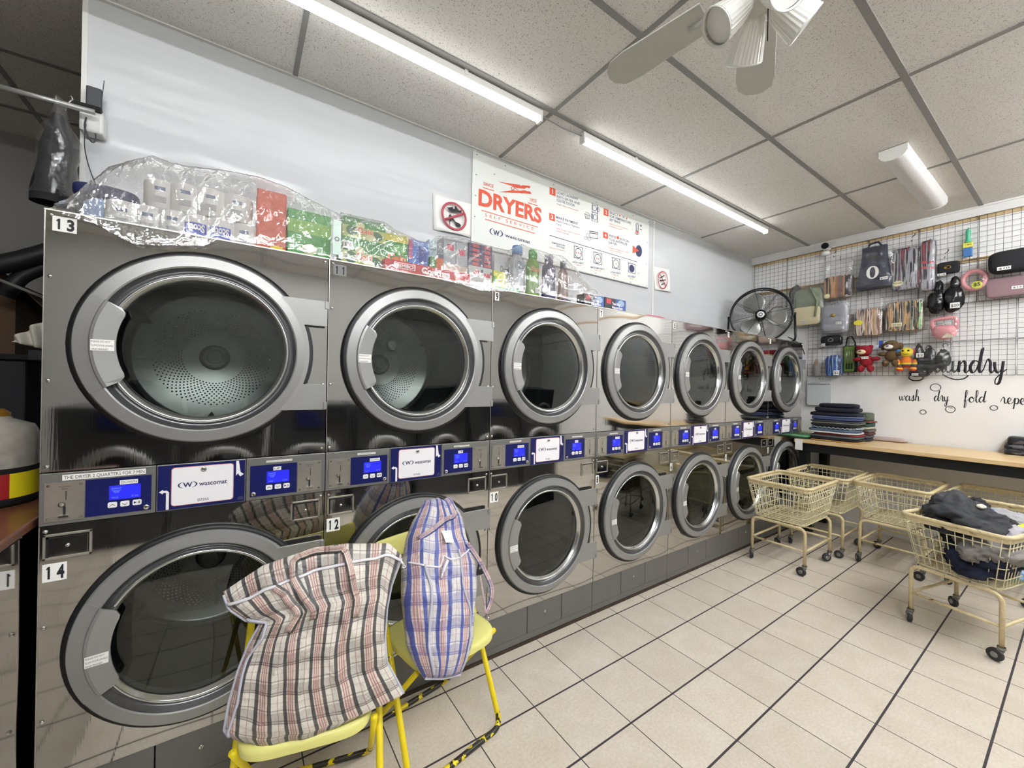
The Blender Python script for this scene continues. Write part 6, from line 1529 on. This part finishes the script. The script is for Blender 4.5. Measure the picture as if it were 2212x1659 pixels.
# 9 brush
t, w_, h = wthing('scrub_brush', 'cleaning brush with a teal handle and yellow and blue card on the grid', 'brush', 2080, 495, 2103, 555, .04); 
b = MB(); b.lathe([(0, h), (.012, h*.99), (.018, h*.90), (.015, h*.70), (.017, h*.58), (.028, h*.5)], (-.01, 0, 0), 'Z', 20); b.build('handle', hxm('#4bab84', .35), t)
b = MB(); b.box2((-.025, -.030, h*.32), (.008, .030, h*.52)); b.build('price_card', hxm('#d9d35a'), t, bevel=.003)
b = MB(); b.box2((-.022, -.028, 0), (.008, .028, h*.32)); b.build('brush_head', hxm('#3f73ad'), t, bevel=.004); price_tag(t, (-.027, -.01, h*.42), .03, .02, '$3', color='pack_#d9d35a'); hook(t, h*.95)
# 10 neck pillow ring
t, w_, h = wthing('ring_pillow', 'pink ring pillow in clear plastic with a yellow price spot', 'pillow', 2077, 583, 2135, 628, .06)
b = MB(); R_ = min(w_, h*1.02)/2; b.tube([(-.03, cos(a)*w_*.42, h*.5+sin(a)*h*.42) for a in [2*pi*k/40 for k in range(40)]], .020, 12, True); b.build('ring', mat('pink_satin', '#d08a90', .35), t)
b = MB(); b.lathe([(.034, 0), (.030, -.001), (0, -.001)], (-.055, -.02, h*.22), 'X', 16); b.text('$5', (-.057, .0, h*.17), (-.057, -.04, h*.17), (-.057, .0, h*.17+.03), 1, .0004, .02); b.build('price_spot', [hxm('#cdd23a'), 'black_ink'], t); sleeve(t, w_, h, .06, seed=17, up=.05)
# 11 black oval case
t, w_, h = wthing('oval_case', 'large black oval fabric case at the edge of the picture', 'case', 2137, 541, 2262, 590, .07); softbox(t, 'body', (-.06, 0, h*.5), (.13, w_, h), 'black_cloth', 3, .5, .004); price_tag(t, (-.128, .06, h*.18), .075, .03, '$10')
# 12 black gloves pair
for k, (q4, lb) in enumerate((((2008, 612, 2044, 678), 'rumpled black plastic pouch, nearer of a tied pair on the grid'), ((2040, 602, 2084, 672), 'rumpled black plastic pouch, farther of a tied pair on the grid'))):
    t, w_, h = wthing('black_pouch', lb, 'pouch', *q4, .06, 'tied black pouches')
    b = MB(); crumple(b, (-.05, 0, h*.36), (.06, w_*.5, h*.36), 3.+k, 0, .22, 40, 26); b.build('body', mat('black_vinyl', '#101114', .25), t)
    b = MB(); crumple(b, (-.04, -.01, h*.80), (.035, w_*.25, h*.22), 5.+k, 0, .25, 30, 20); b.build('neck', 'black_vinyl', t)
    if k: price_tag(t, (-.118, -.02, h*.12), .06, .05, '$20')
# 13 mauve pack
t, w_, h = wthing('textile_pack', 'flat mauve textile pack below the black oval case', 'textile pack', 2132, 598, 2255, 640, .05); softbox(t, 'textiles', (-.03, 0, h*.5), (.06, w_, h), hxm('#8a6f74', .5), 3, .25, .005); price_tag(t, (-.062, -.02, h*.4), .06, .026, '$15')
# 14 pink pouch bag
t, w_, h = wthing('pink_bag', 'glossy pink handbag with a thick loop handle in clear plastic', 'handbag', 2011, 684, 2076, 732, .06)
b = MB(); crumple(b, (-.05, 0, h*.30), (.05, w_*.43, h*.32), 8., 0, .10, 40, 26); b.build('body', 'pink_satin', t)
b = MB(); b.tube(fillet([(-.05, w_*.36, h*.35), (-.05, w_*.46, h*.86), (-.05, -w_*.40, h*.92), (-.05, -w_*.36, h*.35)], .04, 6), .017, 12); b.build('handle', 'pink_satin', t)
b = MB(); b.add([(-.108, w_*.05, -.0), (-.108, -w_*.45, .0), (-.108, -w_*.12, h*.22)], [(0, 1, 2)]); b.build('paper_label', hxm('#c9bda6'), t, solid=.001); price_tag(t, (-.085, -.02, h*.62), .05, .018, '$25'); sleeve(t, w_, h, .12, seed=20, up=.02)
# 15 black roll pouch
t, w_, h = wthing('pouch', 'black rolled pouch with a grey round mark hanging under the grey backpack', 'pouch', 1776, 726, 1822, 747, .055); softbox(t, 'body', (-.03, 0, h*.5), (.06, w_, h), 'black_vinyl', 3, .4, .006)
b = MB(); b.tube([(-.062, .022*cos(a), h*.55+.018*sin(a)) for a in [2*pi*k/18 for k in range(18)]], .003, 6, True); b.build('round_logo', 'tee_bar', t); price_tag(t, (-.064, w_*.34, h*.1), .035, .03, '$5')
# 16 slipper in clear bag
t, w_, h = wthing('slipper', 'grey slipper in a clear bag hanging near the last dryer', 'slipper', 1756, 752, 1778, 812, .05)
b = MB()
def f(u, v):
    a = 2*pi*u; z = h*.62*v; k = sin(pi*min(1, v*.86+.10))**.5
    return Vector((-.03+sin(a)*.018*k, cos(a)*w_*.34*k, z))
b.grid(f, 24, 18, closeu=True); b.build('shoe', mat('slipper_grey', '#9a9a98', .5), t); b = MB(); b.box2((-.052, -.015, h*.38), (-.048, .015, h*.56)); b.build('insole_label', hxm('#a08872'), t); sleeve(t, w_, h*.95, .06, seed=22, up=.03)
# 17 blue bag
t, w_, h = wthing('blue_pouch', 'blue patterned pouch tied in a clear bag between the slipper and the green tool set', 'pouch', 1787, 768, 1823, 813, .055)
stripes_mat('blue_mix', ['#1d2a66', '#2f55a8', '#86b4d8', '#16204a', '#4f7fc4', '#1d2a66'], 11, 12)
softbox(t, 'body', (-.05, 0, h*.5), (.08, w_, h), 'blue_mix', 3, .45, .008); price_tag(t, (-.095, -w_*.25, h*.16), .05, .05, '$2'); sleeve(t, w_, h, .10, seed=24, up=.13); hook(t, h+.1)
# 18 green tool set
t, w_, h = wthing('tool_set', 'green tool set card in a black strapped holder', 'tool set', 1823, 747, 1852, 804, .05)
b = MB(); b.box2((-.03, -w_*.5, 0), (0, w_*.5, h)); b.build('holder', 'black_cloth', t, bevel=.004)
b = MB(); b.box2((-.034, -w_*.36, h*.03), (-.03, w_*.40, h*.97)); b.build('green_card', hxm('#55751f'), t)
for k in (-1, 0, 1):
    b = MB(); b.tube([(-.040, k*.022, h*.35), (-.040, k*.022, h*.88)], .003, 6); b.tube([(-.040, k*.022, h*.12), (-.040, k*.022, h*.33)], .006, 8, m=1); b.build('tool', ['chrome', 'dark_hole'], t)
b = MB(); b.tube([(-.015, w_*.35, h*.97), (-.015, w_*.22, h*1.32), (-.015, -w_*.1, h*1.35), (-.015, -w_*.36, h*1.1), (-.02, -w_*.52, h*.5), (-.02, -w_*.5, h*.0)], .007, 8); b.build('strap', 'black_cloth', t)
# 19 plush toys
def plush(label, q4, colr, muz, spec):
    t, w_, h = wthing('plush_toy', label, 'plush toy', *q4, .07, 'plush toys tied to the grid'); s = h
    m = 'plush_'+colr; mat(m, colr, .95, bump=.8, bscale=160)
    lean = spec.get('lean', 0)
    def fz(v): return lambda d: 1+.05*noise.noise(Vector(d)*4+Vector((v, 0, 0)))
    b = MB(); X = -.05
    b.ball((X, 0, s*.38), (.05, s*.19, s*.22), 0, fn=fz(1)); hy = lean*s*.15
    b.ball((X-.005, hy, s*.76), (.055, s*.23, s*.20), 0, fn=fz(2))
    for k in (-1, 1):
        b.ball((X+.01, hy+k*s*spec.get('ear', .17), s*spec.get('earz', .90)), (.02, s*.075, s*spec.get('earh', .075)), 0, 14, 10)
        b.ball((X-.01, k*s*.24, s*.46), (.032, s*.14, s*.075), 0, 16, 10, M=None)
        b.ball((X-.03, k*s*.13, s*.12), (.05, s*.095, s*.13), 0, 16, 10)
    b.build('body', m, t)
    b = MB(); b.ball((X-.058, hy+.01, s*.71), (.02, s*.13, s*.085), 0, 18, 12); mz = b.build('muzzle', mat('plush_'+muz, muz, .9), t)
    b = MB(); b.ball((X-.078, hy+.015, s*.74), (.008, s*.045, s*.025), 0, 12, 8); b.build('nose', hxm('#4a2a36'), mz)
    b = MB()
    for k in (-1, 1): b.ball((X-.056, hy+k*s*.085, s*.82), (.006, s*.018, s*.018), 0, 10, 8)
    b.build('eyes', 'black_vinyl', t)
    return t, w_, h, s, X
t, w_, h, s, X = plush('plain dark red plush bear with a cream muzzle tied to the grid', (1850, 744, 1902, 804), '#8f1522', '#d9c79f', {'lean': .5}); price_tag(t, (-.105, .0, h*.50), .055, .026, '$10')
t, w_, h, s, X = plush('brown plush dog with floppy ears and a white muzzle tied to the grid', (1904, 734, 1954, 792), '#5f4a2c', '#dcdcd8', {'ear': .24, 'earz': .74, 'earh': .13})
t, w_, h = wthing('plush_toy', 'small rainbow-striped plush monkey between the brown dog and the shiny black pack', 'plush toy', 1944, 750, 1980, 802, .07, 'plush toys tied to the grid')
m, nt, bs = newmat('rainbow'); q = NB(nt); tc = q.n('TexCoord'); sp = q.n('SeparateXYZ'); nt.links.new(tc.outputs['Generated'], sp.inputs[0]); cr = q.n('ValToRGB'); cr.color_ramp.interpolation = 'CONSTANT'; e = cr.color_ramp.elements
e[0].color = hexc('#d9462a'); e[0].position = 0; e[1].color = hexc('#e0a52c'); e[1].position = .14
for p_, c_ in ((.24, '#b03a2c'), (.36, '#7a3a6a'), (.42, '#6fa84a'), (.46, '#e8d23a'), (.54, '#e07a2c')): x = e.new(p_); x.color = hexc(c_)
nt.links.new(sp.outputs[2], cr.inputs[0]); nt.links.new(cr.outputs[0], bs.inputs['Base Color']); bs.inputs['Roughness'].default_value = .9
b = MB(); b.ball((-.05, 0, h*.36), (.045, h*.19, h*.26)); 
for k in (-1, 1): b.ball((-.06, k*h*.26, h*.34), (.03, h*.09, h*.15), 0, 14, 10); b.ball((-.07, k*h*.2, h*.08), (.04, h*.12, h*.09), 0, 14, 10)
b.build('body', 'rainbow', t)
b = MB(); b.ball((-.055, 0, h*.77), (.05, h*.21, h*.20)); b.build('head', hxm('#e6cf3a', .9), t)
for k, c_ in ((-1, '#cf3f7a'), (1, '#3f6fb0')):
    b = MB(); b.ball((-.045, k*h*.26, h*.78), (.03, h*.10, h*.14), 0, 16, 10); b.build('ear', hxm(c_, .9), t)
b = MB(); b.ball((-.104, -.02, h*.83), (.004, .008, .008)); b.ball((-.104, .02, h*.83), (.004, .008, .008)); b.tube([(-.108, .02, h*.70), (-.110, 0, h*.67), (-.108, -.02, h*.70)], .002, 5); b.build('face', 'black_vinyl', t)
price_tag(t, (-.10, -h*.42, h*.62), .05, .04, '$2')
t, w_, h = wthing('blue_tag', 'small blue and white tag card above the red bear', 'tag', 1886, 734, 1908, 760, .04)
b = MB(); b.box((-.01, -w_*.3, h*.6), (.004, .03, h*.6), 0); b.box((-.008, w_*.15, h*.4), (.004, .05, h*.4), 1); b.build('card', [hxm('#2c4fa8'), hxm('#c9d0da')], t)
# 20 shiny black pack
t, w_, h = wthing('clothes_pack', 'shiny clear bag with black straps and buckles beside the rainbow monkey', 'clothes pack', 1968, 742, 2060, 815, .06)
for k, (c, r, sd) in enumerate([((-.05, w_*.28, h*.55), (.035, w_*.13, h*.36), 1.), ((-.05, w_*.02, h*.45), (.035, w_*.16, h*.32), 2.), ((-.05, -w_*.28, h*.50), (.035, w_*.14, h*.24), 3.), ((-.05, w_*.25, h*.16), (.03, w_*.2, h*.14), 4.)]):
    b = MB(); crumple(b, c, r, sd*2.1, 0, .35, 36, 24); b.build('black_strap', 'black_vinyl', t)
b = MB(); b.tube([(-.06, w_*.33+.05*cos(a), h*.0+.035*sin(a)) for a in [2*pi*k/20 for k in range(20)]], .006, 8, True); b.build('round_buckle', 'black_vinyl', t)
price_tag(t, (-.09, w_*.34, h*.08), .045, .022, '$20'); sleeve(t, w_, h, .12, seed=30, up=.02)
# 21 white document pouch below
t, w_, h = wthing('document_pouch', 'frosted white zip pouch hanging on the wall below the grid', 'pouch', 1744, 815, 1797, 876, .03)
softbox(t, 'pouch', (-.008, 0, h*.5), (.016, w_, h), mat('frost', '#cfd3d4', .4), 3, .15, .003); b = MB(); b.tube([(-.02, w_*.44, h*.76), (-.02, -w_*.44, h*.76)], .004, 6); b.build('zip', 'tee_bar', t); price_tag(t, (-.02, -.02, h*.95), .07, .02, '$5')
# loose plastic and hooks
for px, py, lb in ((1808, 545, 'empty black wire hook near the security camera'), (2050, 545, 'empty black wire hook above the round-logo pouch'), (1978, 510, 'empty black wire hook above the patterned clothes packs')):
    p = wl(px, py); b = MB(); b.tube([(LX-.02, p.y+.03, p.z), (LX-.05, p.y+.01, p.z+.005), (LX-.08, p.y-.0, p.z), (LX-.085, p.y-.005, p.z+.02)], .003, 6); b.tube([(LX-.02, p.y+.03, p.z-.04), (LX-.05, p.y+.03, p.z-.045), (LX-.07, p.y+.02, p.z-.04)], .003, 6)
    tag(b.build('wire_hook', 'wire_black'), lb, 'hook', 'empty hooks on the wire grid')
p = wl(1720, 638); b = MB(); crumple(b, (LX-.06, p.y, p.z), (.03, .05, .09), 4., 0, .5); tag(b.build('grey_bundle', mat('dark_grey_cloth', '#5c5a58', .8)), 'small dark grey bundle hanging between the floor fan and the sage backpack', 'bundle')

# ---------------------------------------------------------------- across the aisle: what the steel fronts mirror
mat('washer_grey', '#4c4e52', .35, .6)
def make_washer():
    root = empty('washing_machine')
    b = MB(); b.box2((-.36, -.75, .0), (.36, 0, 1.22)); b.build('cabinet', 'washer_grey', root, bevel=.006)
    b = MB(); b.box2((-.14, 0, 1.0), (.34, .012, 1.19)); b.build('control_panel', 'cab_dark', root)
    b = MB(); b.box2((-.10, .012, 1.04), (.08, .016, 1.16)); b.build('logo_plate', 'navy_film', root)
    b = MB(); b.lathe([(.27, 0), (.27, .03), (.20, .05), (.19, .03)], (0, 0, .60), 'Y', 40); d = b.build('door', 'door_silver', root)
    b = MB(); b.lathe([(.195, .03), (.1, .06), (0, .07)], (0, 0, .60), 'Y', 40); b.build('door_glass', 'black_vinyl', d)
    return root
w0 = make_washer()
for i in range(7):
    c = w0 if i == 0 else copy_tree(w0); c.location = (-.9+.78*i, -1.15, 0); tag(c, 'grey front-loading washing machine across the aisle, mirrored in the dryer fronts', 'washing machine', 'washing machines across the aisle')
t = thing('wall_clock', 'round white wall clock across the aisle, mirrored in dryer 11', 'clock', (1.9, YF+.02, 2.3))
b = MB(); b.lathe([(0, .02), (.15, .02)], (0, 0, 0), 'Y', 40); b.build('face', 'paper_white', t)
b = MB(); b.lathe([(.15, .0), (.17, .0), (.175, .03), (.15, .035)], (0, 0, 0), 'Y', 40); b.build('rim', 'tee_bar', t)
b = MB(); b.box2((-.004, .022, 0), (.004, .026, .11)); b.box2((0, .022, -.004), (.08, .026, .004)); b.build('hands', 'black_ink', t)
